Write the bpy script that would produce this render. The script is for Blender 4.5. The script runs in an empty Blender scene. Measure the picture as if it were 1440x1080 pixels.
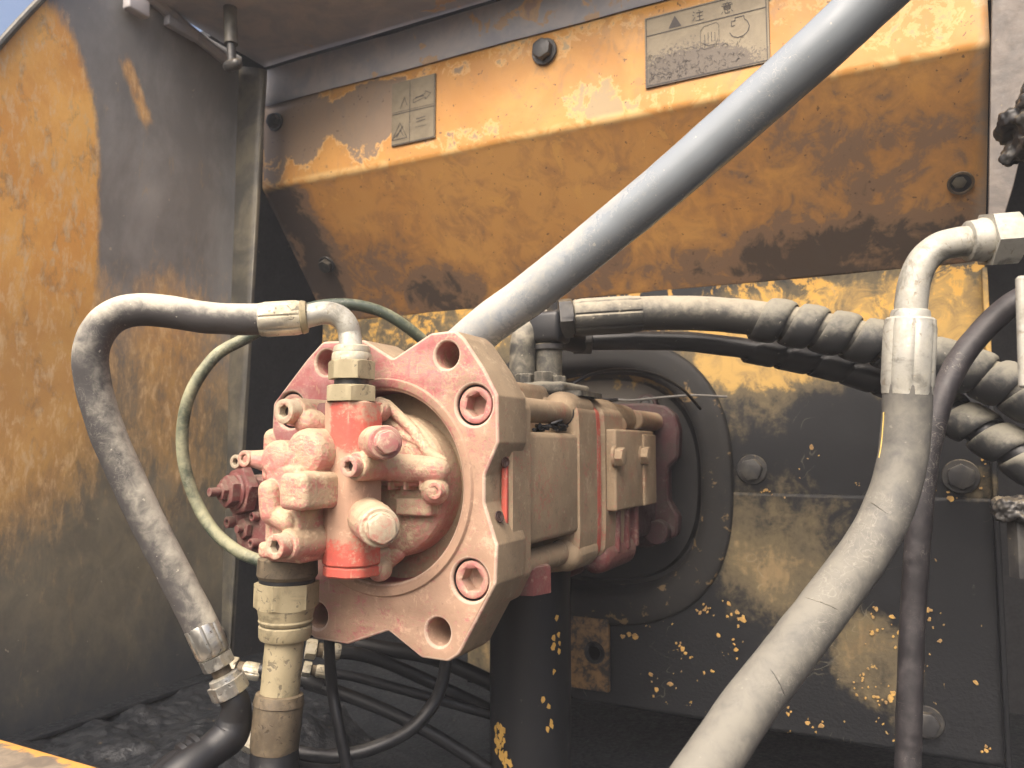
import bpy, bmesh, math, random
from mathutils import Vector, Matrix, noise as mnoise
random.seed(7)
scn = bpy.context.scene
COL = scn.collection
pi = math.pi

# ---------------------------------------------------------------- camera, sky, sun, exposure
FPX = 1088.0
YAW = math.radians(27); PIT = math.radians(4.6)
FW = Vector((-math.sin(YAW)*math.cos(PIT), math.cos(YAW)*math.cos(PIT), math.sin(PIT)))
RT = Vector((math.cos(YAW), math.sin(YAW), 0))
UP = RT.cross(FW)
cam = bpy.data.cameras.new('camera')
cam.sensor_width = 36; cam.lens = 36*FPX/1440
cam.clip_start = 0.02; cam.clip_end = 200
cam.dof.use_dof = True; cam.dof.focus_distance = 0.88; cam.dof.aperture_fstop = 8.0
co = bpy.data.objects.new('camera', cam); COL.objects.link(co)
co.rotation_euler = (pi/2+PIT, 0, YAW)
scn.camera = co

SUN_EL = math.radians(50); SUN_AZ = math.radians(178)      # azimuth measured clockwise from +Y: behind the camera
w = bpy.data.worlds.new('World'); scn.world = w; w.use_nodes = True
wt = w.node_tree; bg = wt.nodes['Background']
sky = wt.nodes.new('ShaderNodeTexSky'); sky.sky_type = 'NISHITA'; sky.sun_disc = False
sky.sun_elevation = SUN_EL; sky.sun_rotation = SUN_AZ; sky.dust_density = 10; sky.air_density = .8; sky.ozone_density = .5
wt.links.new(sky.outputs[0], bg.inputs['Color']); bg.inputs['Strength'].default_value = 0.15
sl = bpy.data.lights.new('sun', 'SUN'); sl.energy = 1.0; sl.angle = math.radians(45); sl.color = (1, .94, .85)
so = bpy.data.objects.new('sun', sl); COL.objects.link(so)
sd = Vector((math.sin(SUN_AZ)*math.cos(SUN_EL), math.cos(SUN_AZ)*math.cos(SUN_EL), math.sin(SUN_EL)))
so.rotation_euler = sd.to_track_quat('Z', 'Y').to_euler(); so.location = sd*4
scn.view_settings.view_transform = 'Standard'; scn.view_settings.look = 'None'
scn.view_settings.exposure = 1.1; scn.view_settings.gamma = 1

# ---------------------------------------------------------------- sight lines to real planes of the machine
def ray(x, y): return FW + RT*((x-720)/FPX) + UP*((540-y)/FPX)
def PY(x, y, Y): d = ray(x, y); return d*(Y/d.y)
def PX(x, y, X): d = ray(x, y); return d*(X/d.x)
def PZ(x, y, Z): d = ray(x, y); return d*(Z/d.z)
def PD(x, y, dep): return ray(x, y)*dep

# ---------------------------------------------------------------- node helper
class NT:
    def __init__(s, name):
        s.m = bpy.data.materials.new(name); s.m.use_nodes = True
        s.t = s.m.node_tree; s.b = s.t.nodes['Principled BSDF']
        g = s.t.nodes.new('ShaderNodeNewGeometry'); s.pos = g.outputs['Position']; s.nor = g.outputs['Normal']
        s.point = g.outputs['Pointiness']
    def put(s, sock, v):
        if isinstance(v, bpy.types.NodeSocket): s.t.links.new(v, sock)
        elif v is not None:
            if isinstance(v, (tuple, list)) and len(v) == 3 and sock.type == 'RGBA': v = (*v, 1)
            sock.default_value = v
    def math(s, op, a, b=None, c=None, clamp=False):
        n = s.t.nodes.new('ShaderNodeMath'); n.operation = op; n.use_clamp = clamp
        s.put(n.inputs[0], a); s.put(n.inputs[1], b); s.put(n.inputs[2], c); return n.outputs[0]
    def vmath(s, op, a, b):
        n = s.t.nodes.new('ShaderNodeVectorMath'); n.operation = op
        s.put(n.inputs[0], a); s.put(n.inputs[1], b)
        return n.outputs['Value'] if op in ('LENGTH', 'DOT_PRODUCT') else n.outputs[0]
    def vec(s, stretch=(1, 1, 1), off=(0, 0, 0)):
        return s.vmath('ADD', s.vmath('MULTIPLY', s.pos, stretch), off)
    def noise(s, scale, detail=5, rough=.6, dist=0, stretch=(1, 1, 1), off=(0, 0, 0)):
        n = s.t.nodes.new('ShaderNodeTexNoise'); n.noise_dimensions = '3D'
        s.put(n.inputs['Vector'], s.vec(stretch, off))
        n.inputs['Scale'].default_value = scale; n.inputs['Detail'].default_value = detail
        n.inputs['Roughness'].default_value = rough; n.inputs['Distortion'].default_value = dist
        return n.outputs['Fac']
    def voro(s, scale, stretch=(1, 1, 1), off=(0, 0, 0), feat='F1'):
        n = s.t.nodes.new('ShaderNodeTexVoronoi'); n.feature = feat
        s.put(n.inputs['Vector'], s.vec(stretch, off)); n.inputs['Scale'].default_value = scale
        return n.outputs['Distance']
    def th(s, x, lo, hi, a=0., b=1.):
        n = s.t.nodes.new('ShaderNodeMapRange'); n.interpolation_type = 'SMOOTHSTEP' if (a, b) == (0., 1.) else 'LINEAR'
        s.put(n.inputs[0], x); n.inputs[1].default_value = lo; n.inputs[2].default_value = hi
        n.inputs[3].default_value = a; n.inputs[4].default_value = b; return n.outputs[0]
    def mix(s, f, a, b):
        n = s.t.nodes.new('ShaderNodeMix'); n.data_type = 'RGBA'
        s.put(n.inputs[0], f); s.put(n.inputs[6], a); s.put(n.inputs[7], b); return n.outputs[2]
    def blob(s, c, r, wgt=1., soft=.35):
        d = s.vmath('SUBTRACT', s.pos, tuple(c))
        d = s.vmath('MULTIPLY', d, tuple(1/q for q in r))
        l = s.vmath('LENGTH', d, None)
        return s.math('MULTIPLY', s.th(l, 1+soft, 1-soft), wgt)
    def blobs(s, lst, base=0.):
        v = None
        for q in lst:
            o = s.blob(*q); v = o if v is None else s.math('ADD', v, o)
        return s.math('ADD', v, base)
    def sep(s, v):
        n = s.t.nodes.new('ShaderNodeSeparateXYZ'); s.put(n.inputs[0], v); return n.outputs
    def up(s): return s.sep(s.nor)[2]
    def done(s, col, rough=.6, metal=0., bump=None, bstr=.3, bdist=.001, spec=.5):
        s.put(s.b.inputs['Base Color'], col); s.put(s.b.inputs['Roughness'], rough); s.put(s.b.inputs['Metallic'], metal)
        s.b.inputs['Specular IOR Level'].default_value = spec
        if bump is not None:
            n = s.t.nodes.new('ShaderNodeBump'); n.inputs['Strength'].default_value = bstr; n.inputs['Distance'].default_value = bdist
            s.put(n.inputs['Height'], bump); s.t.links.new(n.outputs[0], s.b.inputs['Normal'])
        return s.m

def ad(n, x, k, y=-.5):           # (x + y) * k
    return n.math('MULTIPLY', n.math('ADD', x, y), k)

YEL = (.62, .31, .07); ORG = (.47, .21, .05); BRN = (.16, .075, .03)
GRM = (.045, .045, .045); OIL = (.012, .014, .018); PRM = (.30, .25, .17)

# ---------------------------------------------------------------- materials
def mat_side():
    n = NT('side_panel_paint')
    p3 = n.sep(n.pos); z = p3[2]; y = p3[1]
    big = n.noise(9, 8, .68, .3, (1, 1, .7)); fine = n.noise(75, 7, .72, .3, (1, 1, .38)); mid = n.noise(24, 7, .68, .5, (1, 1, .7), off=(3, 1, 2))
    v = n.blobs([((-1.245, .745, .40), (1, .105, .33), 1.0, .16), ((-1.245, .72, .12), (1, .13, .26), .58, .6),
                 ((-1.245, .90, .13), (1, .20, .20), .30, .8), ((-1.245, 1.06, .10), (1, .10, .24), .26, .8), ((-1.245, .98, .25), (1, .07, .08), .14, .8)], 0.)
    # the long chip beside the streak leans with the scrape that made it
    d = n.math('ADD', n.math('MULTIPLY', n.math('SUBTRACT', y, .915), .9), n.math('MULTIPLY', n.math('SUBTRACT', z, .655), .45))
    e = n.math('SUBTRACT', n.math('MULTIPLY', n.math('SUBTRACT', z, .655), .9), n.math('MULTIPLY', n.math('SUBTRACT', y, .915), .45))
    chip = n.math('MULTIPLY', n.th(n.math('ABSOLUTE', d), .026, .006), n.th(n.math('ABSOLUTE', e), .085, .040))
    v = n.math('ADD', v, n.math('MULTIPLY', chip, .46))
    v = n.math('ADD', v, ad(n, big, .75)); v = n.math('ADD', v, ad(n, fine, .85)); v = n.math('ADD', v, ad(n, mid, .35))
    paint = n.th(v, .12, .70)
    py = n.mix(n.th(big, .35, .65), (.64, .31, .075), (.78, .44, .12))
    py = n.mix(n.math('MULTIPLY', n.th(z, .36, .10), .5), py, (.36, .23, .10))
    py = n.mix(n.math('MULTIPLY', n.th(n.math('ADD', mid, ad(n, fine, .7)), .52, .74), .62), py, (.15, .10, .065))
    py = n.mix(n.math('MULTIPLY', n.th(fine, .48, .66), .7), py, (.70, .50, .28))
    gr = n.mix(n.th(n.noise(7, 7, .66, .25, (1, 1, .6), off=(5, 5, 5)), .35, .7), (.17, .165, .158), (.27, .262, .25))  # upper grey lightened to carry the glare veil in the colour
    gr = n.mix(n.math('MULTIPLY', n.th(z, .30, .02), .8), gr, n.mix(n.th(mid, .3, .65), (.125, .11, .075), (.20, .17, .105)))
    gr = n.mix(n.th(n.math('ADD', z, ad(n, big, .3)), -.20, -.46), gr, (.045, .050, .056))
    c = n.mix(paint, gr, py)
    strk = n.math('MULTIPLY', n.th(n.noise(40, 4, .6, .4, (1, 1, .25), off=(2, 0, 1)), .63, .70), n.th(z, .1, -.2, .6, .25))
    c = n.mix(n.math('MULTIPLY', strk, .5), c, (.40, .27, .12))
    fl = n.th(n.noise(85, 2, .5, 0, off=(9, 2, 4)), .74, .77)
    c = n.mix(n.math('MULTIPLY', fl, .6), c, (.42, .37, .27))
    r = n.mix(paint, n.th(mid, .3, .7, .36, .5), (.55,)*3)
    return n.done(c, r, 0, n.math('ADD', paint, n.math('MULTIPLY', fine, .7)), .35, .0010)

def mat_guard():
    n = NT('guard_paint')
    p3 = n.sep(n.pos); z = p3[2]; x = p3[0]
    big = n.noise(6, 7, .62, .8); mid = n.noise(17, 7, .64, 1.0, off=(2, 7, 1)); fine = n.noise(70, 5, .68, .4); brush = n.noise(30, 6, .65, .6, (1, 1, .5), off=(4, 1, 0))
    band = n.th(z, .556, .566)
    # slanted face: brown oil film in soft smeared patches, black grease at its left end and low on the right
    film = n.blobs([((-.02, 1.35, .42), (.20, .3, .13), .34, .7), ((-1.20, 1.3, .47), (.07, .3, .18), .75, .5), ((-1.08, 1.35, .36), (.16, .3, .09), .30, .6), ((-.02, 1.4, .32), (.3, .2, .05), .5, .6), ((-.88, 1.42, .33), (.09, .2, .055), .62, .5), ((-.45, 1.4, .33), (.3, .2, .05), .28, .6)], 0.)
    fv = n.math('ADD', n.math('ADD', n.math('ADD', film, ad(n, big, .8)), ad(n, mid, 1.15)), ad(n, brush, .8))
    f1 = n.th(fv, -.12, .26); f2 = n.th(fv, .20, .40); f3 = n.th(fv, .50, .72)
    face = n.mix(n.th(n.noise(3, 4), .35, .65), (.62, .33, .10), (.55, .27, .075))
    face = n.mix(n.math('MULTIPLY', f1, .66), face, (.33, .175, .075))
    face = n.mix(n.math('MULTIPLY', f2, .72), face, (.18, .13, .10))
    face = n.mix(n.math('MULTIPLY', f3, .8), face, (.05, .045, .042))
    lite = n.th(n.math('SUBTRACT', ad(n, brush, 1.2), film), .10, .16)
    face = n.mix(n.math('MULTIPLY', lite, .6), face, (.68, .37, .10))
    # band: clean yellow with grey patches where the film dried
    pv = n.blobs([((-1.17, 1.23, .70), (.12, .2, .06), .55, .5), ((-1.12, 1.23, .65), (.05, .2, .06), .42, .4), ((-1.21, 1.23, .61), (.04, .2, .05), .36, .4), ((-.94, 1.23, .68), (.12, .2, .055), .66, .35), ((-.97, 1.23, .63), (.06, .2, .06), .3, .4), ((-.75, 1.23, .585), (.12, .2, .022), .26, .5), ((-.62, 1.23, .73), (.30, .2, .03), .20, .6), ((-.10, 1.23, .70), (.16, .2, .05), .18, .7), ((-.47, 1.23, .605), (.055, .2, .045), .32, .6),
                  ((-.35, 1.23, .58), (.1, .2, .018), .22, .6), ((.05, 1.23, .64), (.12, .2, .09), .20, .5)], 0.)
    pv = n.math('ADD', n.math('ADD', pv, ad(n, mid, .9)), n.math('ADD', ad(n, big, .4), ad(n, fine, .5)))
    p = n.th(pv, .25, .33); edge = n.math('MULTIPLY', n.th(pv, .18, .24), n.th(pv, .33, .26))
    bnd = n.mix(n.th(big, .35, .65), (.48, .225, .05), (.56, .285, .07))
    bnd = n.mix(n.math('MULTIPLY', n.th(n.math('ADD', brush, n.math('ADD', ad(n, fine, .4), ad(n, big, .5))), .50, .70), .5), bnd, (.30, .18, .085))
    bnd = n.mix(n.math('MULTIPLY', edge, .5), bnd, (.72, .46, .20))
    bnd = n.mix(n.math('MULTIPLY', p, .8), bnd, n.mix(n.th(x, -.6, -.8), (.34, .28, .17), (.17, .145, .12)))
    c = n.mix(band, face, bnd)
    lip = n.math('MULTIPLY', n.th(z, .553, .560), n.th(z, .578, .566))
    c = n.mix(n.math('MULTIPLY', n.math('MULTIPLY', lip, n.th(mid, .42, .6)), .7), c, (.70, .48, .20))
    sp = n.th(n.noise(120, 2, .5, off=(1, 4, 2)), .70, .73)
    c = n.mix(n.math('MULTIPLY', sp, .7), c, (.06, .04, .03))
    gd = n.th(n.math('ADD', x, ad(n, mid, .05)), .10, .122)
    c = n.mix(n.math('MULTIPLY', gd, .5), c, (.40, .33, .25))
    return n.done(c, n.th(mid, .3, .7, .45, .65), 0, n.math('ADD', n.math('MULTIPLY', f2, .4), n.math('MULTIPLY', fine, .5)), .25, .001)

def mat_plate():
    n = NT('lower_plate_paint')
    p3 = n.sep(n.pos); z = p3[2]
    big = n.noise(7, 7, .66, .5, off=(4, 4, 0)); mid = n.noise(24, 7, .68, .7, off=(8, 1, 2)); fine = n.noise(110, 4, .6); vs = n.noise(26, 5, .6, .3, (1, 1, .3), off=(1, 2, 0))
    v = n.blobs([((-.08, 1.45, .21), (.34, .5, .10), .70, .5), ((-.26, 1.45, .14), (.10, .5, .11), .40, .6), ((-.22, 1.45, -.16), (.13, .5, .10), .40, .7), ((-.19, 1.45, -.28), (.11, .5, .09), .30, .7),
                 ((-.06, 1.45, -.36), (.065, .5, .075), .55, .5), ((.10, 1.45, -.06), (.03, .5, .03), .40, .5), ((.09, 1.45, .2), (.06, .5, .07), .4, .5),
                 ((-1.0, 1.45, .25), (.35, .5, .12), .6, .4), ((-.80, 1.45, -.40), (.09, .5, .07), .55, .3)], -.12)
    v = n.math('ADD', v, ad(n, big, .40)); v = n.math('ADD', v, ad(n, mid, .85)); v = n.math('ADD', v, ad(n, vs, .6)); v = n.math('ADD', v, ad(n, fine, .35))
    paint = n.th(v, .02, .40); bare = n.th(v, .38, .62)
    yel = n.mix(n.th(z, -.12, .12), n.mix(n.th(vs, .35, .62), (.12, .09, .05), (.23, .165, .085)), n.mix(n.th(mid, .35, .6), (.24, .165, .07), (.42, .27, .085)))
    olive = n.mix(n.th(big, .3, .7), (.085, .07, .045), (.14, .11, .06))
    blk = n.mix(n.th(z, -.1, .1), (.009, .010, .012), (.015, .016, .018))
    c = n.mix(paint, blk, olive); c = n.mix(bare, c, yel)
    up_ = n.math('MULTIPLY', n.th(z, .19, .24), n.th(n.math('ADD', mid, ad(n, fine, .3)), .53, .60)); c = n.mix(n.math('MULTIPLY', up_, .8), c, (.58, .33, .07))
    # paint flakes come in clusters
    cl = n.blobs([((-.38, 1.45, -.36), (.13, .5, .10), .07, .6), ((-.05, 1.45, -.40), (.08, .5, .07), .085, .6), ((-.24, 1.45, -.09), (.06, .5, .03), .06, .5), ((.07, 1.45, -.08), (.05, .5, .05), .07, .5), ((-.1, 1.45, -.48), (.3, .5, .02), .06, .5)], 0.)
    chip = n.th(n.math('ADD', n.math('ADD', n.noise(40, 4, .6, .8, off=(3, 3, 9)), ad(n, fine, .12)), cl), .735, .765)
    c = n.mix(n.math('MULTIPLY', chip, .9), c, n.mix(n.th(fine, .4, .6), (.55, .33, .08), (.42, .28, .11)))
    line = n.th(n.math('ABSOLUTE', ad(n, n.noise(9, 2, .5, 1.0, off=(0, 3, 6)), 1)), .006, .002)
    c = n.mix(n.math('MULTIPLY', n.math('MULTIPLY', line, n.th(big, .52, .6)), .25), c, (.30, .27, .20))
    r = n.mix(paint, (.52,)*3, (.65,)*3)
    h = n.math('ADD', n.math('MULTIPLY', chip, -1.2), n.math('MULTIPLY', n.math('MULTIPLY', n.noise(160, 3, .6), n.th(z, -.2, -.4)), 1.6))
    return n.done(c, r, 0, n.math('ADD', h, n.math('MULTIPLY', fine, .4)), .4, .0015, .3)

def mat_roof():
    n = NT('grimy_veiled_roof_paint')
    big = n.noise(8, 6, .62, .6, off=(1, 9, 1)); mid = n.noise(20, 6, .6, .8, off=(2, 2, 5)); fine = n.noise(90, 5)
    c = n.mix(n.th(n.math('ADD', big, ad(n, mid, .5)), .35, .62), (.31, .32, .36), (.42, .40, .40))  # pale blue grey carries the glare veil in the base colour
    p3 = n.sep(n.pos)
    cov = n.th(p3[0], -1.1, -.45, -.10, .08)
    v = n.math('ADD', n.math('ADD', n.noise(13, 5, .55, .6, off=(7, 1, 3)), ad(n, mid, .45)), cov)
    edge = n.th(v, .60, .64); c = n.mix(edge, c, n.mix(n.th(mid, .4, .6), (.62, .42, .24), (.48, .34, .22)))
    core = n.th(v, .70, .73); c = n.mix(core, c, (.42, .30, .24))
    return n.done(c, n.th(mid, .3, .7, .4, .6), 0, n.math('ADD', edge, n.math('MULTIPLY', fine, .5)), .3, .001)

def mat_dark(name, a=OIL, b=(.035, .037, .04), rough=.5, bs=.4, dust=None, sc=30, bd=.002):
    n = NT(name)
    x = n.noise(sc, 6, .65, .4); y = n.noise(sc*5, 4, .6)
    c = n.mix(n.th(x, .35, .7), a, b)
    if dust:
        c = n.mix(n.math('MULTIPLY', n.math('MULTIPLY', n.th(n.up(), .1, .9), n.th(n.math('ADD', x, ad(n, y, .6)), .36, .62)), dust[1]), c, dust[0])
    fl = n.th(n.noise(85, 2, .5, off=(9, 2, 4)), .74, .77)
    c = n.mix(n.math('MULTIPLY', fl, .5), c, (.25, .2, .12))
    return n.done(c, n.th(y, .3, .7, rough-.12, rough+.12), 0, n.math('ADD', x, n.math('MULTIPLY', y, .5)), bs, bd)

def mat_cast(name, red, dustc, amt, blobs=None, red2=None, updust=.35, grain=1.0, bstr=.35):
    """painted casting under dust: red paint, brighter red where it was wiped, beige dust that lies thickest on top"""
    n = NT(name)
    big = n.noise(16, 6, .62, .5); mid = n.noise(55, 6, .68, .5, off=(3, 4, 5)); fine = n.noise(260, 4, .65)
    scr = n.noise(120, 3, .6, 0, (.35, 1, 1.6), off=(1, 2, 3))
    v = n.math('ADD', ad(n, big, 1.1), ad(n, mid, 1.0))
    v = n.math('ADD', v, ad(n, fine, 1.1*grain)); v = n.math('ADD', v, ad(n, scr, .6))
    v = n.math('ADD', v, n.math('MULTIPLY', n.up(), updust))
    v = n.math('ADD', v, n.math('MULTIPLY', ad(n, n.point, -1), 2.2))
    if blobs: v = n.math('ADD', v, n.blobs(blobs, 0.))
    d = n.math('MULTIPLY', n.th(v, -amt-.22, -amt+.28), .94)
    r = n.mix(n.th(mid, .35, .65), red, red2 or tuple(q*.8 for q in red))
    dc = n.mix(n.th(n.noise(30, 4, .6, off=(6, 6, 6)), .3, .7), dustc, tuple(q*.82 for q in dustc))
    c = n.mix(d, r, dc)
    pale = n.th(n.math('ADD', n.noise(38, 6, .7, .6, off=(7, 1, 8)), ad(n, fine, .5)), .54, .72); c = n.mix(n.math('MULTIPLY', pale, .6), c, tuple(min(.8, q*1.45+.03) for q in dustc))
    drk = n.th(n.math('ADD', n.noise(46, 6, .7, .6, off=(1, 8, 2)), ad(n, fine, .6)), .56, .76); c = n.mix(n.math('MULTIPLY', drk, .5), c, tuple(q*.42 for q in dustc))
    sc = n.th(n.noise(190, 2, .5, .3, (1, 1, .2), off=(4, 0, 1)), .69, .73)
    c = n.mix(n.math('MULTIPLY', sc, .45), c, tuple(min(1, q*1.35) for q in dustc))
    return n.done(c, n.mix(d, (.5,)*3, (.85,)*3), 0, n.math('ADD', n.math('ADD', mid, n.math('MULTIPLY', fine, .8*grain)), n.math('MULTIPLY', d, .5)), bstr, .0009)

def mat_steel(name, base, dustc, amt, metal=.7, rough=.42, dirt=(.10, .085, .06)):
    n = NT(name)
    a = n.noise(45, 6, .65, .4); f = n.noise(230, 4, .6, .3); p = n.noise(120, 3, .6, .8, off=(1, 1, 7))
    v = n.math('ADD', n.math('ADD', ad(n, a, 1.2), ad(n, f, .6)), n.math('MULTIPLY', n.up(), .3))
    d = n.math('MULTIPLY', n.th(v, -amt-.25, -amt+.3), .9)
    c = n.mix(d, base, dustc)
    st_ = n.th(n.noise(28, 6, .7, .8, off=(4, 4, 1)), .50, .68); c = n.mix(n.math('MULTIPLY', st_, .72), c, tuple(q*.38 for q in dustc))
    pit = n.th(p, .61, .67); c = n.mix(n.math('MULTIPLY', pit, .75), c, dirt)
    return n.done(c, n.mix(d, (rough,)*3, (.8,)*3), n.math('MULTIPLY', n.math('SUBTRACT', 1., d), metal), n.math('ADD', n.math('MULTIPLY', f, .6), n.math('MULTIPLY', pit, -1.0)), .35, .0007)

def mat_rubber(name, base, dustc, amt, rough=.55, updust=.5, scratch=0., bs=.25, blobs=None):
    n = NT(name)
    a = n.noise(22, 6, .65, .5); m = n.noise(75, 6, .65, .6, off=(2, 2, 2)); f = n.noise(330, 3, .6)
    v = n.math('ADD', n.math('ADD', ad(n, a, 1.0), ad(n, m, .8)), n.math('MULTIPLY', n.up(), updust))
    if blobs: v = n.math('ADD', v, n.blobs(blobs, 0.))
    d = n.math('MULTIPLY', n.th(v, -amt-.35, -amt+.4), .93)
    c = n.mix(d, base, dustc)
    h = n.math('ADD', m, n.math('MULTIPLY', f, .8))
    if scratch:
        s1 = n.th(n.math('ABSOLUTE', ad(n, n.noise(38, 2, .55, 2.2, off=(0, 3, 6)), 1)), .010, .003)
        s2 = n.th(n.math('ABSOLUTE', ad(n, n.noise(60, 2, .5, 1.2, off=(5, 3, 1)), 1)), .010, .003)
        s = n.math('MULTIPLY', n.math('MAXIMUM', s1, s2), n.th(n.noise(14, 3, .5, off=(2, 0, 2)), .48, .62))
        c = n.mix(n.math('MULTIPLY', s, scratch), c, (.62, .58, .48)); h = n.math('ADD', h, n.math('MULTIPLY', s, -1))
    fl = n.th(n.noise(130, 2, .5, off=(9, 2, 4)), .72, .75)
    c = n.mix(n.math('MULTIPLY', fl, .55), c, tuple(min(1, q*1.3) for q in dustc))
    return n.done(c, n.mix(d, (rough,)*3, (.8,)*3), 0, h, bs, .0006)

DUST = (.40, .30, .19); PDUST = (.37, .245, .165); CREAM = (.42, .38, .27)
M = dict(
    side=mat_side(), guard=mat_guard(), plate=mat_plate(), roof=mat_roof(),
    floor=mat_dark('oily_floor', (.005, .007, .010), (.016, .018, .021), .5, .7, None, 22, .006),
    bay=mat_dark('engine_bay_steel', (.008, .009, .012), (.016, .017, .02), .7),
    rim_dirt=mat_dark('brown_dirt_steel', (.06, .045, .03), (.16, .11, .06), .65),
    post=mat_dark('post_steel', (.06, .058, .05), (.14, .125, .09), .5, .3, ((.2, .18, .13), .4), 14),
    gusset=mat_dark('gusset_steel', (.085, .075, .068), (.16, .135, .115), .55, .4, None, 18),
    bolt=mat_dark('dark_bolt_steel', (.022, .022, .024), (.06, .057, .05), .45, .3, ((.25, .2, .12), .5)),
    black=mat_rubber('black_rubber', (.010, .0105, .012), (.11, .105, .095), -.48, .42, .35),
    oilblack=mat_rubber('oily_black_rubber', (.008, .0085, .010), (.05, .046, .040), -.55, .48, .3),
    hose_top=mat_rubber('dusty_hose_rubber', (.060, .056, .055), (.45, .42, .34), -.14, .6, .75, .15),
    hose_diag=mat_rubber('grey_hose_rubber', (.235, .262, .285), (.40, .385, .33), -.34, .24, .40, .25, .10,
                         [((-.45, .98, .12), (.22, .2, .16), .38, .6), ((-.12, .83, .42), (.16, .2, .2), -.55, .5)]),
    hose_right=mat_rubber('dusty_grey_hose', (.075, .073, .068), (.185, .175, .145), -.04, .6, .40, .12),
    hose_thin=mat_rubber('purplish_black_rubber', (.022, .020, .022), (.085, .075, .076), -.20, .45, .45, .2),
    hose_spiral=mat_rubber('dusty_black_hose', (.036, .036, .034), (.32, .29, .22), -.14, .55, .62),
    wrap=mat_rubber('spiral_guard_plastic', (.026, .027, .028), (.25, .235, .185), -.14, .5, .62),
    hose_green=mat_rubber('dusty_green_hose', (.035, .05, .035), (.36, .35, .22), -.02, .5, .35, .2, .25,
                          [((-1.05, 1.12, .28), (.4, .4, .14), -.9, .4)]),
    zinc=mat_steel('zinc_steel', (.58, .55, .46), (.40, .35, .24), .02, .8, .38),
    nickel=mat_steel('oily_nickel_steel', (.50, .49, .45), (.20, .18, .13), -.20, .9, .30, (.03, .028, .025)),
    brass=mat_steel('dusty_plated_steel', (.33, .285, .18), (.29, .245, .15), .08, .5, .5),
    white=mat_steel('dust_white_steel', (.46, .45, .40), (.33, .315, .26), .0, .5, .40, (.28, .25, .19)),
    dirty=mat_steel('dirty_steel', (.10, .08, .055), (.15, .115, .07), -.08, .4, .5, (.04, .03, .02)),
    flange=mat_cast('pink_dusty_casting', (.36, .12, .115), PDUST, .24,
                    [((-.57, .75, .10), (.30, .1, .10), -.30, .7), ((-.70, .75, .0), (.08, .2, .20), -.25, .6), ((-.45, .75, -.1), (.12, .2, .2), .14, .6)], (.40, .20, .185), .25, 1.2, .35),
    body=mat_cast('beige_dusty_casting', (.30, .11, .075), (.30, .23, .145), .42, None, (.34, .13, .09), .15, 1.0, .3),
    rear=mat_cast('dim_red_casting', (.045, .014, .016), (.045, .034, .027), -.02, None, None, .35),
    gear=mat_cast('pale_dusty_casting', (.44, .17, .145), (.44, .34, .22), .09,
                  [((-.65, .66, .0), (.06, .12, .06), -.18, .6)], (.48, .26, .21), .45, 1.5, .6),
    edge=mat_cast('worn_casting_edge', (.42, .17, .16), (.48, .36, .27), .30, None, (.55, .28, .24), .15, .8, .3),
    port=mat_cast('wiped_red_casting', (.52, .105, .075), (.44, .29, .20), -.08,
                  [((-.555, .68, -.052), (.1, .1, .046), .85, .5), ((-.583, .685, .03), (.009, .03, .12), .55, .4), ((-.545, .70, .045), (.02, .03, .02), .35, .5)], (.44, .085, .065), .15, .8, .3),
    bore=mat_cast('dark_red_bore', (.22, .04, .045), (.20, .11, .08), -.5, None, None, .3),
    regul=mat_cast('dull_red_casting', (.16, .05, .048), (.20, .13, .10), .0, None, None, .35),
    screw=mat_cast('dusty_screw', (.42, .15, .12), (.44, .38, .27), .30, None, None, .2, .6, .25),
    redscrew=mat_cast('pink_screw', (.40, .15, .14), (.42, .29, .21), .08, None, None, .2, .6, .25),
    hexhole=mat_dark('dark_hex_recess', (.03, .015, .012), (.08, .04, .03), .7),
)
def flat(name, c, rough=.6, metal=0.):
    n = NT(name); a = n.noise(120, 4, .6); return n.done(n.mix(n.th(a, .3, .7), c, tuple(q*.8 for q in c)), rough, metal, a, .15, .0005)
M['yedge'] = flat('worn_yellow_paint', (.60, .31, .06)); M['ink'] = flat('decal_ink', (.05, .04, .035))
M['gap'] = flat('black_seal_and_gap_shade', (.01, .01, .012), .5); M['stripe'] = flat('yellow_hose_print', (.62, .44, .12))
M['wire'] = flat('dusty_wire', (.16, .155, .145), .5)
def mat_decal():
    n = NT('decal_foil')
    a = n.noise(30, 6, .65, .5); f = n.noise(150, 5, .75, 1.2)
    c = n.mix(n.th(a, .3, .7), (.20, .165, .105), (.15, .122, .078))
    v = n.math('ADD', n.blobs([((-.31, 1.226, .615), (.10, .1, .055), .62, .6), ((-.22, 1.226, .612), (.10, .1, .03), .3, .7)], 0.), ad(n, f, 1.6))
    c = n.mix(n.math('MULTIPLY', n.th(v, .38, .52), .8), c, (.07, .055, .045))
    return n.done(c, .5, .2, f, .15, .0004)
M['decal'] = mat_decal()
def mat_pad():
    n = NT('dim_yellow_pad'); a = n.noise(30, 6, .7, .6); b = n.noise(120, 4)
    c = n.mix(n.th(n.math('ADD', a, ad(n, b, .4)), .38, .62), (.20, .115, .045), (.02, .018, .016)); return n.done(c, .55, 0, a, .4, .001)

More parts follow.
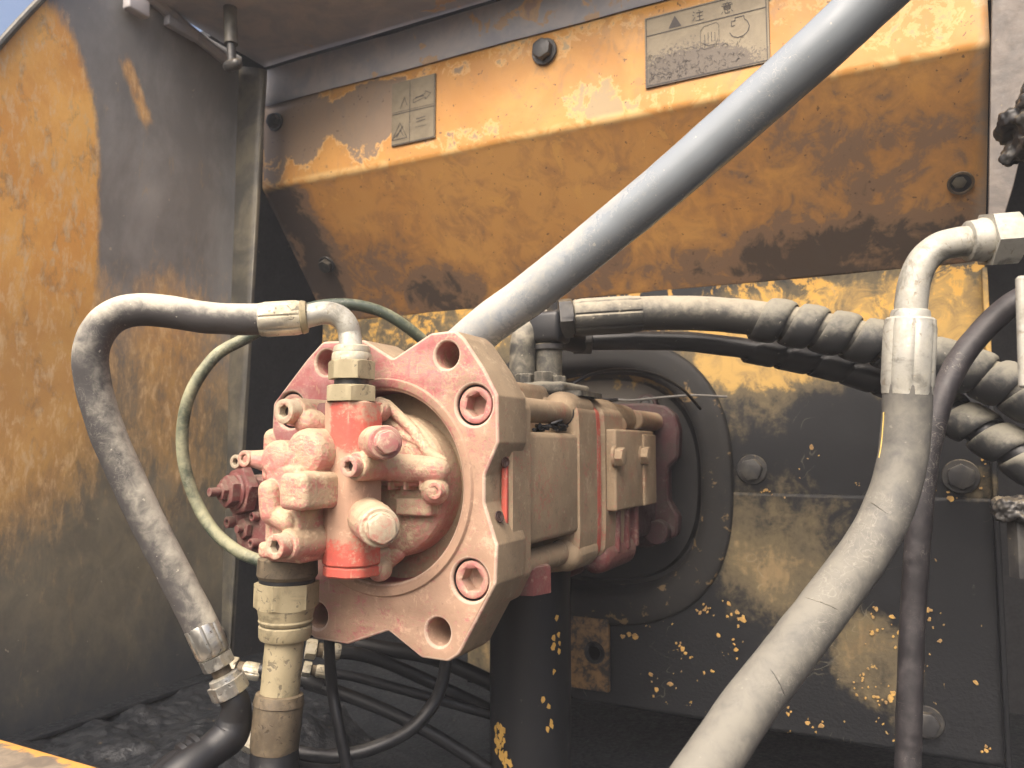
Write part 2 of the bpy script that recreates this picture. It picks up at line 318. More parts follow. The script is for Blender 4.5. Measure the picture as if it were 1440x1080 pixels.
# ---------------------------------------------------------------- mesh helper
class MB:
    def __init__(s): s.v = []; s.f = []
    def add(s, vs, fs):
        o = len(s.v); s.v += [Vector(q) for q in vs]; s.f += [tuple(i+o for i in f) for f in fs]; return s
    def loft(s, rings, cap0=True, cap1=True):
        n = len(rings[0]); vs = [p for r in rings for p in r]; fs = []
        for i in range(len(rings)-1):
            for j in range(n):
                k = (j+1) % n; fs.append((i*n+j, i*n+k, (i+1)*n+k, (i+1)*n+j))
        if cap0: fs.append(tuple(reversed(range(n))))
        if cap1: fs.append(tuple(range((len(rings)-1)*n, len(rings)*n)))
        return s.add(vs, fs)
    def tube(s, pts, r, seg=24, step=6, cap=True):
        path, rad = spline(pts, r, step); fr = frames(path); rings = []
        for p, (t, a, b), q in zip(path, fr, rad):
            rings.append([p+(a*math.cos(2*pi*j/seg)+b*math.sin(2*pi*j/seg))*q for j in range(seg)])
        return s.loft(rings, cap, cap)
    def lathe(s, o, ax, prof, seg=40, hexes=(), spin=0.):
        """prof: (height along ax, radius); indexes in hexes have a hexagon outline of that flat radius"""
        o = Vector(o); a, b, t = basis(ax); rings = []
        for i, (h, r) in enumerate(prof):
            ring = []
            for j in range(seg):
                th = 2*pi*j/seg+spin; q = r
                if i in hexes:
                    q = r/math.cos(((th-spin) % (pi/3))-pi/6)
                    if hexes is not None and isinstance(hexes, dict) and hexes[i]: q = min(q, hexes[i])
                ring.append(o+t*h+(a*math.cos(th)+b*math.sin(th))*q)
            rings.append(ring)
        return s.loft(rings)
    def hexa(s, o, ax, rf, h, spin=0., c=.12):
        cc = rf*c; R = rf*1.155
        return s.lathe(o, ax, [(0, rf), (0.0001, rf), (h-cc, rf), (h-cc*.35, rf), (h, rf*.93)], 48, {0: rf*1.04, 1: R*.995, 2: R*.995, 3: rf*1.06}, spin)
    def cyl(s, o, ax, r, h, c=None, seg=40):
        c = r*.08 if c is None else c
        return s.lathe(o, ax, [(0, r-c), (c, r), (h-c, r), (h, r-c)], seg)
    def socket(s, o, ax, r, h, rh=None, dep=None, seg=48, spin=0.):
        rh = rh or r*.5; dep = dep or h*.7; c = r*.1
        return s.lathe(o, ax, [(0, r), (h-c, r), (h-c*.3, r-c*.3), (h, r-c), (h, rh*1.28), (h-rh*.16, rh), (h-dep, rh), (h-dep-rh*.2, rh*.2)], seg, {5: None, 6: None}, spin)
    def box(s, c, hx, hy, hz, bev=.004, seg=3, rot=None):
        bm = bmesh.new(); bmesh.ops.create_cube(bm, size=2)
        for v in bm.verts: v.co = Vector((v.co.x*hx, v.co.y*hy, v.co.z*hz))
        if bev: bmesh.ops.bevel(bm, geom=bm.edges[:], offset=bev, segments=seg, profile=.5, affect='EDGES')
        R = rot or Matrix.Identity(3); c = Vector(c)
        bm.verts.index_update()
        s.add([R @ v.co+c for v in bm.verts], [tuple(v.index for v in f.verts) for f in bm.faces]); bm.free(); return s
    def boxb(s, lo, hi, bev=.004, seg=3):
        lo = Vector(lo); hi = Vector(hi); h = (hi-lo)/2
        return s.box((lo+hi)/2, abs(h.x), abs(h.y), abs(h.z), bev, seg)
    def caps(s, a, b, r, r2=None, seg=20):
        a = Vector(a); b = Vector(b); r2 = r2 or r; t = (b-a).normalized(); L = (b-a).length
        pr = [(-r*math.cos(k*pi/10), max(r*math.sin(k*pi/10), 1e-5)) for k in range(0, 6)] + [(L+r2*math.sin(k*pi/10), max(r2*math.cos(k*pi/10), 1e-5)) for k in range(0, 6)]
        return s.lathe(a, t, pr, seg)
    def prism(s, poly, y0, y1, axis='Y', bev=.003):
        """closed outline (x,z) between y0 (front) and y1, edges chamfered"""
        n = len(poly); c = Vector((sum(p[0] for p in poly)/n, sum(p[1] for p in poly)/n))
        ins = inset(poly, bev)
        mk = (lambda p, y: Vector((p[0], y, p[1]))) if axis == 'Y' else ((lambda p, y: Vector((y, p[0], p[1]))) if axis == 'X' else (lambda p, y: Vector((p[0], p[1], y))))
        sg = 1 if y1 > y0 else -1
        rings = [[mk(p, y0) for p in ins], [mk(p, y0+sg*bev) for p in poly], [mk(p, y1-sg*bev) for p in poly], [mk(p, y1) for p in ins]]
        return s.loft(rings)

def basis(ax):
    t = Vector(ax).normalized(); h = Vector((0, 0, 1)) if abs(t.z) < .9 else Vector((0, 1, 0))
    a = h.cross(t).normalized(); return a, t.cross(a), t
def inset(poly, d):
    n = len(poly); A = sum(poly[i][0]*poly[(i+1) % n][1]-poly[(i+1) % n][0]*poly[i][1] for i in range(n)); sg = 1 if A > 0 else -1; out = []
    for i in range(n):
        p0 = Vector(poly[i-1]); p1 = Vector(poly[i]); p2 = Vector(poly[(i+1) % n])
        e1 = (p1-p0).normalized(); e2 = (p2-p1).normalized(); n1 = Vector((-e1.y, e1.x))*sg; n2 = Vector((-e2.y, e2.x))*sg
        m = (n1+n2); m = m/max(m.length_squared/2, .35) if m.length > 1e-6 else n1
        out.append(tuple(p1+m*d))
    return out
def fillet(poly, rs, k=5):
    n = len(poly); out = []
    for i in range(n):
        r = rs[i] if isinstance(rs, (list, tuple)) else rs
        p0 = Vector(poly[i-1]); p1 = Vector(poly[i]); p2 = Vector(poly[(i+1) % n])
        a = (p0-p1); b = (p2-p1); la = a.length; lb = b.length; a.normalize(); b.normalize()
        ang = math.acos(max(-1, min(1, a.dot(b)))); d = min(r/max(math.tan(ang/2), 1e-3), la*.45, lb*.45)
        q0 = p1+a*d; q2 = p1+b*d
        for j in range(k+1):
            t = j/k; out.append(tuple(q0*(1-t)**2+p1*2*t*(1-t)+q2*t*t))
    return out
def spline(pts, r, step=6):
    pts = [Vector(p) for p in pts]; n = len(pts); rs = r if isinstance(r, (list, tuple)) else [r]*n
    P = [pts[0]*2-pts[1]]+pts+[pts[-1]*2-pts[-2]]; out = []; rad = []
    for i in range(n-1):
        p0, p1, p2, p3 = P[i:i+4]
        for k in range(step):
            t = k/step
            out.append(.5*((2*p1)+(p2-p0)*t+(2*p0-5*p1+4*p2-p3)*t*t+(3*p1-p0-3*p2+p3)*t**3)); rad.append(rs[i]*(1-t)+rs[i+1]*t)
    out.append(pts[-1]); rad.append(rs[-1]); return out, rad
def frames(path):
    fr = []; a = None
    for i, p in enumerate(path):
        t = (path[min(i+1, len(path)-1)]-path[max(i-1, 0)]).normalized()
        if a is None: a = basis(t)[0]
        else: a = (a-t*a.dot(t)).normalized()
        fr.append((t, a, t.cross(a)))
    return fr

def mesh_of(mb, name, mat, angle=32, smooth=True):
    me = bpy.data.meshes.new(name); me.from_pydata([tuple(v) for v in mb.v], [], mb.f); me.update()
    bm = bmesh.new(); bm.from_mesh(me); bmesh.ops.recalc_face_normals(bm, faces=bm.faces[:]); bm.to_mesh(me); bm.free()
    if smooth:
        me.shade_smooth(); me.set_sharp_from_angle(angle=math.radians(angle))
    me.materials.append(mat); return me
def attach(o, parent):
    if parent is not None:
        o.parent = parent
        o.matrix_parent_inverse = Matrix.Translation(-parent.location) if parent.type == 'EMPTY' else parent.matrix_basis.inverted()
def part(name, mb, mat, parent=None, angle=32, smooth=True, label=None):
    o = bpy.data.objects.new(name, mesh_of(mb, name, mat, angle, smooth)); COL.objects.link(o); attach(o, parent)
    if label: o['label'] = label
    return o
def inst(name, me, loc, ax, parent, spin=0., label=None):
    """another piece sharing mesh me, its local Z turned to ax"""
    o = bpy.data.objects.new(name, me); COL.objects.link(o)
    a, b, t = basis(ax); R = Matrix((a, b, t)).transposed().to_4x4()
    o.matrix_basis = Matrix.Translation(Vector(loc)) @ R @ Matrix.Rotation(spin, 4, 'Z'); attach(o, parent)
    if label: o['label'] = label
    return o
def thing(name, label, cat, loc, group=None):
    o = bpy.data.objects.new(name, None); COL.objects.link(o); o.location = loc; o.empty_display_size = .05
    o['label'] = label; o['category'] = cat
    if group: o['group'] = group
    return o
def tag(o, label, cat, group=None):
    o['label'] = label; o['category'] = cat
    if group: o['group'] = group
    return o
def evald(mb, name, mat, mods, angle=180):
    """melt overlapping shapes into one casting with filleted joins"""
    me = mesh_of(mb, name+'_raw', mat); o = bpy.data.objects.new(name+'_raw', me); COL.objects.link(o)
    for ty, kw in mods:
        m = o.modifiers.new(ty, ty)
        for k, v in kw.items(): setattr(m, k, v)
    dg = bpy.context.evaluated_depsgraph_get(); r = bpy.data.meshes.new_from_object(o.evaluated_get(dg))
    bpy.data.objects.remove(o); bpy.data.meshes.remove(me); r.name = name; r.shade_smooth()
    if not r.materials: r.materials.append(mat)
    return r
def swell(me, fn):
    no = [v.normal.copy() for v in me.vertices]; co_ = []
    for v, q in zip(me.vertices, no): co_ += list(v.co+q*fn(v.co))
    me.vertices.foreach_set('co', co_); me.update()
def cast(name, mb, mat, parent, voxel=.0014, it=2, rough=.0002):
    r = evald(mb, name, mat, [('REMESH', dict(mode='VOXEL', voxel_size=voxel)), ('SMOOTH', dict(factor=.5, iterations=it))])
    swell(r, lambda p: mnoise.noise(p*90)*rough*1.3+mnoise.noise(p*260)*rough)
    o = bpy.data.objects.new(name, r); COL.objects.link(o); attach(o, parent); return o
def grid(fn, nu, nv):
    mb = MB(); mb.add([fn(i/nu, j/nv) for j in range(nv+1) for i in range(nu+1)], [(j*(nu+1)+i, j*(nu+1)+i+1, (j+1)*(nu+1)+i+1, (j+1)*(nu+1)+i) for j in range(nv) for i in range(nu)]); return mb
def solid(o, t, off=0.):
    m = o.modifiers.new('thickness', 'SOLIDIFY'); m.thickness = t; m.use_rim = True
    k = sum((1 if p.normal.dot(p.center) < 0 else -1) for p in o.data.polygons)   # the open side, towards the origin, keeps its place
    m.offset = -1 if k > 0 else 1
    return o

# ================================================================ the compartment
def lerp_tab(tab, x):
    for (a, fa), (b, fb) in zip(tab, tab[1:]):
        if x <= b: return fa+(fb-fa)*max(0, (x-a))/(b-a)
    return tab[-1][1]
def wavy(p, amp=.0016, sc=4): return mnoise.noise(Vector(p)*sc)*amp+mnoise.noise(Vector(p)*sc*3+Vector((5, 0, 0)))*amp*.3

# floor and the dark engine bay beyond the openings
fl = part('floor', grid(lambda u, v: Vector((-1.75+2.3*u, .45+1.75*v, -.62+mnoise.noise(Vector((u*9, v*9, 1)))*.012)), 60, 50), M['floor']); fl['kind'] = 'structure'
bay = MB()
for lo, hi in (((-1.75, 2.2, -.66), (.60, 2.22, 1.0)), ((-1.77, 1.18, -.66), (-1.75, 2.2, 1.0)), ((.55, 1.0, -.66), (.57, 2.2, 1.0)), ((-1.75, 1.26, .98), (.55, 2.2, 1.0))): bay.boxb(lo, hi, 0)
b = part('engine_bay_wall', bay, M['bay']); b['kind'] = 'structure'

# ---- side panel on the left
sp = thing('side_panel', 'tall scraped yellow and grey steel side panel left of the pump', 'panel', (-1.245, .9, -.46))
front = [(-.5, .5), (.0, .52), (.3, .55), (.47, .600), (.597, .660), (.70, .715), (.77, .76), (.81, .80), (.835, .845)]
def sidefn(u, v):
    z = -.46+1.295*v; y0 = lerp_tab(front, z); y = y0+(1.165-y0)*u
    return Vector((-1.245+wavy((0, y, z), .003, 5), y, z))
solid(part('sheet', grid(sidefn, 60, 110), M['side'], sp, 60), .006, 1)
mb = MB(); mb.tube([Vector((-1.243, lerp_tab(front, z)-.003, z)) for z in [-.45, 0, .3, .47, .6, .75, .8, .83]], .006, 10, 6); part('rolled_edge', mb, M['post'], sp)
# weld strip along its foot, hinge strap and small brackets along its head
mb = MB(); mb.box((-1.225, .85, -.447), .020, .33, .004, .002); part('foot_strip', mb, M['floor'], sp)
a = PX(205, -12, -1.238); c_ = PX(322, 88, -1.238)
mb = MB(); mb.tube([a, (a*.6+c_*.4)+Vector((0, 0, -.004)), c_], .012, 10, 5); part('head_strip', mb, M['roof'], sp)
hd = MB(); q = PX(192, 8, -1.228); hd.box(q, .010, .022, .016, .004); part('head_bracket', hd, M['roof'], sp)
hd = MB(); q = PX(255, 40, -1.230); hd.box(q, .008, .035, .010, .003); part('head_bracket', hd, M['roof'], sp)
# ---- corner post
ps = thing('corner_post', 'narrow grimy steel corner post between the left panel and the dark gap', 'post', (-1.2, 1.16, -.5))
TL = PY(326, 92, 1.158); TR = PY(371, 96, 1.150); BL = PY(286, 960, 1.158); BR = PY(321, 960, 1.150)
def postfn(u, v):
    p = (BL*(1-u)+BR*u)*(1-v)+(TL*(1-u)+TR*u)*v; p.y += wavy(p, .001, 9)+.010*max(0, (u-.86)/.14)**2; return p
solid(part('face_plate', grid(postfn, 14, 60), M['post'], ps, 60), .006, -1)
mb = MB(); mb.tube([BL+Vector((.002, -.004, 0)), TL+Vector((.002, -.004, 0))], .005, 8, 12); part('weld_seam', mb, M['post'], ps)
mb = MB(); mb.add([BR+Vector((-.004, .003, 0)), BR+Vector((-.064, .05, 0)), TR+Vector((-.064, .05, 0)), TR+Vector((-.004, .003, 0))], [(0, 1, 2, 3)]); solid(part('return_flange', mb, M['post'], ps), .004)
q = PY(312, 888, 1.14); mb = MB(); mb.cyl(q, (-.2, -1, 0), .011, .012); part('plug_button', mb, M['post'], ps)

# ---- roof
rf = thing('roof_panel', 'grimy roof panel with flaking paint and a painted blue grey veil above the yellow guard', 'panel', (-.5, 1.1, .84))
solid(part('sheet', grid(lambda u, v: Vector((-1.24+1.55*u, (ye := lerp_tab([(0, .88), (.24, 1.06), (1, 1.11)], u))+(1.225-ye)*v, .838+wavy((u*1.5, v, 3), .002, 5))), 60, 16), M['roof'], rf, 60), .005, 1)
# gas strut coming down in the corner
st = thing('gas_strut', 'short grey strut hanging in the upper left corner below the roof', 'strut', PY(324, 70, 1.02))
s0 = PY(322, -60, 1.02); s1 = PY(325, 62, 1.02); s2 = PY(326, 92, 1.02)
mb = MB(); mb.tube([s0, s1], .0125, 20, 4); part('barrel', mb, M['post'], st)
mb = MB(); mb.tube([s1, s2], .0085, 16, 3); mb.caps(s2+Vector((-.008, 0, 0)), s2+Vector((.012, 0, 0)), .011); part('end_eye', mb, M['bolt'], st)

# ---- upper guard: bent yellow sheet, its head rail, bolts, decals
gd = thing('pump_guard', 'bent orange yellow sheet steel guard with decals, jutting out above the pump', 'guard', (-.56, 1.23, .56))
prof = [(1.23, .752), (1.23, .70), (1.23, .65), (1.23, .60), (1.23, .572), (1.2305, .566), (1.233, .560), (1.238, .555)]
nb = 22
prof += [(1.238+(1.452-1.238)*k/nb, .555+(.297-.555)*k/nb) for k in range(1, nb+1)]
def guardfn(u, v):
    i = v*(len(prof)-1); k = min(int(i), len(prof)-2); f = i-k
    y = prof[k][0]*(1-f)+prof[k+1][0]*f; z = prof[k][1]*(1-f)+prof[k+1][1]*f
    x = -1.242+1.365*u; t = max(0, (.555-z)/.23)
    d = wavy((x, y, z), .0028, 4)
    return Vector((x, y-d*.8, z+d*.3))
solid(part('sheet', grid(guardfn, 110, len(prof)*2-2), M['guard'], gd, 50), .005, -1)
mb = MB(); mb.add([guardfn(k/40, 1)+Vector((0, dy, dz)) for dy, dz in ((-.001, 0.001), (.055, .004)) for k in range(41)], [(k, k+1, k+42, k+41) for k in range(40)])
solid(part('bottom_lip', mb, M['guard'], gd), .004)
mb = MB(); mb.add([guardfn(k/80, 0)*1.0+Vector((0, dy, dz)) for dy, dz in ((-.0035, -.004+0), (-.006, .0), (-.006, .078), (.01, .082)) for k in range(81)], [(j*81+k, j*81+k+1, (j+1)*81+k+1, (j+1)*81+k) for j in range(3) for k in range(80)])
part('head_rail', mb, M['roof'], gd, 40)

hb = MB(); hb.hexa((0, 0, .003), (0, 0, 1), .0135, .013); me_bolt = mesh_of(hb, 'bolt', M['bolt'])
wb = MB(); wb.lathe((0, 0, 0), (0, 0, 1), [(0, .020), (.002, .0205), (.0034, .0195), (.0034, .005)], 36); me_wash = mesh_of(wb, 'washer', M['bolt'])
def bolt(p, ax, parent, spin=0, sc=1.):
    o = inst('bolt', me_bolt, p, ax, parent, spin); w_ = inst('washer', me_wash, p, ax, o)
    if sc != 1:
        for q in (o, w_): q.matrix_basis = q.matrix_basis @ Matrix.Scale(sc, 4)
        w_.matrix_parent_inverse = o.matrix_basis.inverted()
    return o
bolt(PY(766, 73, 1.227), (0, -1, 0), gd, .4, 1.2); bolt(PY(388, 172, 1.227), (0, -1, 0), gd, .1)
def on_guard(px, py):                       # sight line to the slanted face
    d = ray(px, py); p0 = Vector((0, 1.238, .555)); nn = Vector((0, -.258, -.214)).normalized(); t = p0.dot(nn)/d.dot(nn); return d*t, nn
p, nn = on_guard(461, 371); bolt(p+nn*.002, nn, gd, .3, 1.0)
# open hole low on the right: a dark rimmed recess with a bolt sunk in it
p, nn = on_guard(1351, 257)
mb = MB(); mb.lathe(p+nn*.002, nn, [(-.001, .019), (.0016, .0182), (.0016, .015), (-.0012, .0145)], 40); part('hole_rim', mb, M['rim_dirt'], gd)
mb = MB(); mb.lathe(p+nn*.0012, nn, [(0, .0145), (.0012, .0143), (.0012, .001)], 36); ho = part('hole', mb, M['gap'], gd)
mb = MB(); mb.hexa(p+nn*.0018+Vector((-.002, 0, .002)), nn, .009, .003); part('sunken_bolt', mb, M['post'], gd)

def decal(x0, z0, x1, z1, drawer):
    yb = 1.2275
    mb = MB(); mb.boxb((x0, yb-.0012, z0), (x1, yb+.002, z1), .0004, 1); d = part('decal', mb, M['decal'], gd)
    ink = MB(); drawer(ink, yb-.0019); part('print', ink, M['ink'], d); return d
def seg(mb, y, a, c, wd=.0011):
    a = Vector((a[0], 0, a[1])); c = Vector((c[0], 0, c[1])); t = (c-a).normalized(); n_ = Vector((-t.z, 0, t.x))*wd/2
    o = Vector((0, y, 0)); mb.add([a+n_+o, c+n_+o, c-n_+o, a-n_+o], [(0, 1, 2, 3)])
def poly(mb, y, pts, wd=.0011, close=False):
    for a, c in zip(pts, pts[1:]+([pts[0]] if close else [])): seg(mb, y, a, c, wd)
def glyph(mb, y, x, z, s, strokes, wd=.0012):
    for st_ in strokes: poly(mb, y, [(x+q[0]*s, z+q[1]*s) for q in st_], wd)
# strokes of the two signs printed in the head of the large decal (caution), drawn on a unit square
CHU = [[(.08, .92), (.22, .80)], [(.02, .64), (.18, .54)], [(.05, .08), (.25, .40)], [(.55, .98), (.66, .86)], [(.36, .74), (.96, .74)], [(.42, .42), (.92, .42)], [(.66, .74), (.66, .06)], [(.30, .05), (1.0, .05)]]
YI = [[(.5, 1), (.5, .9)], [(.15, .88), (.85, .88)], [(.35, .84), (.4, .74)], [(.66, .84), (.6, .74)], [(.05, .71), (.95, .71)], [(.25, .62), (.75, .62), (.75, .38), (.25, .38), (.25, .62)], [(.25, .5), (.75, .5)],
      [(.12, .24), (.05, .06)], [(.3, .28), (.34, .06), (.66, .06), (.70, .16)], [(.5, .28), (.56, .18)], [(.82, .26), (.94, .10)]]
def big_decal(mb, y):
    x0, x1, z0, z1 = -.369, -.174, .605, .722
    poly(mb, y, [(x0, z0), (x1, z0), (x1, z1), (x0, z1)], .0014, True); seg(mb, y, (x0, .692), (x1, .692), .0014)
    o = Vector((0, y, 0)); mb.add([Vector((-.331, 0, .696))+o, Vector((-.309, 0, .696))+o, Vector((-.320, 0, .716))+o], [(0, 1, 2)])
    glyph(mb, y, -.291, .697, .019, CHU); glyph(mb, y, -.244, .697, .020, YI)
    # engine outline with a curved arrow
    poly(mb, y, [(-.228, .682), (-.222, .682), (-.222, .687), (-.208, .687), (-.208, .682), (-.203, .677), (-.200, .668), (-.203, .659), (-.210, .654), (-.219, .653), (-.227, .657), (-.231, .664)], .0013)
    poly(mb, y, [(-.228, .682), (-.228, .674), (-.222, .674)], .0013)
    # hand in a rounded box
    poly(mb, y, [(-.278, .650), (-.278, .678), (-.272, .685), (-.252, .687), (-.248, .682), (-.248, .652), (-.254, .648), (-.272, .646)], .0007, True)
    for k in range(4): seg(mb, y, (-.271+k*.0055, .656), (-.271+k*.0055, .674-.002*abs(k-1.5)), .0010)
    poly(mb, y, [(-.273, .656), (-.266, .651), (-.253, .651), (-.250, .660)], .0009)
    # worn illegible scribble over the lower half
    rr = random.Random(3)
    for k in range(150):
        x = x0+.006+abs(rr.gauss(0, .075)); z = z0+.004+abs(rr.gauss(0, .022))
        if x > x1-.012 or z > .672: continue
        a = rr.uniform(0, 6.28); L = rr.uniform(.003, .010)
        poly(mb, y, [(x, z), (x+math.cos(a)*L*.5, min(z+math.sin(a)*L*.5+.001, .68)), (x+math.cos(a+.7)*L, max(z0+.001, z+math.sin(a+.7)*L))], rr.uniform(.0004, .0009))
decal(-.372, .602, -.170, .725, big_decal)
def small_decal(mb, y):
    x0, x1, z0, z1 = -.893, -.794, .597, .722
    poly(mb, y, [(x0, z0), (x1, z0), (x1, z1)], .0012); seg(mb, y, (-.851, z0), (-.851, z1), .0012); seg(mb, y, (x0, .659), (x1, .659), .0014); seg(mb, y, (x0, .663), (x1, .663), .0008)
    poly(mb, y, [(-.893, .607), (-.857, .607), (-.874, .640)], .0011, True); poly(mb, y, [(-.889, .611), (-.872, .624), (-.866, .611)], .0011); seg(mb, y, (-.882, .612), (-.868, .632), .002)
    poly(mb, y, [(-.857, .672), (-.864, .690), (-.874, .668)], .0011)
    poly(mb, y, [(-.843, .681), (-.815, .688), (-.815, .693), (-.802, .686), (-.815, .676), (-.815, .681), (-.843, .674)], .0010, True); seg(mb, y, (-.838, .684), (-.818, .684), .0018)
    for z in (.640, .634): seg(mb, y, (-.836, z), (-.814, z+.002), .0014)
    seg(mb, y, (-.838, .624), (-.812, .624), .0007)
decal(-.895, .595, -.792, .724, small_decal)

# ---- gusset right of the guard
gp = [PY(1396, -40, 1.21), PY(1460, -50, 1.21), PY(1452, 150, 1.215), PY(1425, 262, 1.22), PY(1404, 330, 1.225), PY(1388, 345, 1.23)]
mb = MB(); mb.prism([(p.x, p.z) for p in gp], 1.216, 1.224, 'Y', .001); g = part('gusset_plate', mb, M['gusset'])
tag(g, 'grey brown tapering steel gusset at the top right, beside the guard edge', 'plate')
mb = MB(); cc = PY(1432, 195, 1.0)
for k in range(26):
    a = random.uniform(0, 6.28); rr_ = random.uniform(0, 1)
    mb.caps(cc+Vector((math.cos(a)*.02*rr_+.008, random.uniform(-.02, .02), math.sin(a)*.062*rr_)), cc+Vector((math.cos(a)*.022*rr_+.012, random.uniform(-.02, .02), math.sin(a)*.065*rr_+.008)), random.uniform(.007, .016), None, 10)
me = evald(mb, 'foam_lump', M['bolt'], [('REMESH', dict(mode='VOXEL', voxel_size=.0022)), ('SMOOTH', dict(factor=.5, iterations=2))])
swell(me, lambda p: mnoise.noise(p*180)*.003)
o = bpy.data.objects.new('foam_lump', me); COL.objects.link(o); tag(o, 'ragged dark foam lump at the right edge in front of the gusset', 'foam')

# ---- lower plate
lp = thing('bulkhead_plate', 'oil blackened steel bulkhead plate with flaked yellow paint behind the pump', 'plate', (-.3, 1.45, -.49))
OC = (-.563, -.065); OR = .262
def platefn(x0, x1, z0, z1, yo, nu, nv, hole=True):
    mb = MB(); vs = []; fs = []
    for j in range(nv+1):
        for i in range(nu+1):
            x = x0+(x1-x0)*i/nu; z = z0+(z1-z0)*j/nv
            vs.append(Vector((x, 1.45+yo-wavy((x, 2, z), .0016, 6), z)))
    for j in range(nv):
        for i in range(nu):
            c = sum((vs[k] for k in (j*(nu+1)+i, (j+1)*(nu+1)+i+1)), Vector())/2
            if hole and (abs((c.x-OC[0])/OR)**2.6+abs((c.z-OC[1])/OR)**2.6) < .97: continue
            fs.append((j*(nu+1)+i, j*(nu+1)+i+1, (j+1)*(nu+1)+i+1, (j+1)*(nu+1)+i))
    return mb.add(vs, fs)
solid(part('upper_sheet', platefn(-1.255, .122, -.10, .372, 0, 140, 60), M['plate'], lp, 60), .004, 1)
solid(part('lower_sheet', platefn(-.84, .122, -.493, -.083, -.007, 110, 60), M['plate'], lp, 60), .004, 1)
mb = MB(); mb.boxb((.116, 1.425, -.493), (.124, 1.443, .285), .002); part('edge_flange', mb, M['plate'], lp)
bolt(PY(1058, 660, 1.449), (0, -1, 0), lp, .2, 1.3); bolt(PY(1351, 670, 1.449), (0, -1, 0), lp, .5, 1.35); bolt(PY(1303, 1015, 1.442), (0, -1, 0), lp, .1, 1.25)
rr = random.Random(11); mb = MB()
for px0, py0, sx, sy, n_ in ((992, 855, 14, 12, 9), (1030, 870, 22, 16, 9), (1040, 905, 14, 12, 6), (960, 905, 12, 16, 8), (915, 975, 6, 8, 2), (1000, 945, 10, 5, 3), (880, 890, 25, 12, 8), (940, 950, 30, 22, 8), (1215, 965, 14, 16, 12), (1235, 985, 12, 8, 6), (1255, 975, 8, 10, 5), (1190, 1015, 3, 3, 1), (1235, 1012, 4, 6, 3), (1110, 995, 4, 14, 4),
                            (1142, 1020, 14, 4, 4), (1295, 935, 6, 10, 4), (1370, 960, 3, 3, 1), (1388, 1052, 8, 8, 5), (1235, 865, 22, 22, 9), (1300, 900, 30, 40, 8), (1205, 675, 10, 8, 4), (1335, 695, 16, 8, 6), (1380, 660, 6, 25, 5), (1080, 692, 25, 5, 6), (1290, 830, 40, 60, 10), (1120, 640, 40, 30, 5), (1260, 880, 6, 30, 6)):
    for k_ in range(n_):
        px = px0+rr.gauss(0, sx*.7); py = py0+rr.gauss(0, sy*.7); yy = 1.4408 if py > 690 else 1.4478
        c_ = PY(px, py, yy); r_ = rr.choice((.0018, .0022, .0028, .0040, .0055))*rr.uniform(.6, 1.2); m_ = rr.randint(7, 11); el = rr.uniform(.45, 1); an = rr.uniform(0, 3.14); ring = []
        for j in range(m_):
            th = 2*pi*j/m_; q = r_*rr.uniform(.55, 1.15); u_ = math.cos(th)*q; v_ = math.sin(th)*q*el
            ring.append(c_+Vector((u_*math.cos(an)-v_*math.sin(an), -.0012+rr.uniform(-.0005, .0003), u_*math.sin(an)+v_*math.cos(an))))
        mb.add(ring+[p_+Vector((0, .0022, 0)) for p_ in ring], [tuple(range(m_))]+[(j, (j+1) % m_, m_+(j+1) % m_, m_+j) for j in range(m_)])
nf = NT('loose_yellow_flakes'); a_ = nf.noise(60, 5, .7); o = part('paint_flakes', mb, nf.done(nf.mix(nf.th(a_, .38, .62), (.56, .34, .09), (.27, .17, .07)), .6, 0, a_, .3, .001), lp, 20); o['kind'] = 'stuff'
# yellow pad with a round hole left of the blackened area
a = PY(800, 866, 1.43); c_ = PY(856, 975, 1.43)
mb = MB(); mb.boxb((a.x, 1.430, c_.z), (c_.x, 1.442, a.z), .003); pd = part('mounting_pad', mb, mat_pad(), lp)
q = PY(836, 918, 1.429); mb = MB(); mb.lathe(q, (0, -1, 0), [(0, .021), (.003, .020), (.003, .014), (-.0, .012)], 36); part('hole', mb, M['gap'], pd)

# ---- opening frame round the pump
of = thing('opening_frame', 'rounded black steel frame with yellow flakes, round the opening behind the pump', 'frame', (OC[0], 1.45, -.34))
def sq(r, th, e=2.6): c, s_ = math.cos(th), math.sin(th); q = (abs(c)**e+abs(s_)**e)**(-1/e); return OC[0]+r*q*c, OC[1]+r*q*s_
fp = [(1.447, .279), (1.437, .278), (1.4335, .274), (1.4325, .262), (1.4325, .240), (1.436, .226), (1.446, .219), (1.49, .214), (1.53, .212)]
mb = MB(); N_ = 96
mb.loft([[Vector((sq(r, 2*pi*j/N_)[0], y, sq(r, 2*pi*j/N_)[1])) for j in range(N_)] for y, r in fp], False, False)
mfr = NT('frame_paint'); a1 = mfr.noise(26, 6, .65, .6); b1 = mfr.noise(90, 4, .6)
chipf = mfr.th(mfr.math('ADD', a1, ad(mfr, b1, .3)), .60, .66)
mfr.done(mfr.mix(chipf, mfr.mix(mfr.th(a1, .3, .5), (.004, .005, .006), (.009, .0085, .008)), (.15, .10, .045)), .75, 0, mfr.math('ADD', a1, chipf), .4, .0015)
part('rim', mb, mfr.m, of, 50)
mfb = NT('backing_paint'); a1 = mfb.noise(13, 6, .6, .6, off=(1.3, 0, .4)); z1 = mfb.sep(mfb.pos)[2]
k1 = mfb.th(mfb.math('ADD', a1, mfb.th(z1, 0, .2, -.25, .1)), .52, .60)
mfb.done(mfb.mix(k1, mfb.mix(mfb.th(z1, .04, .13), (.008, .008, .009), (.075, .062, .045)), (.36, .22, .06)), .6, 0, a1, .3, .001)
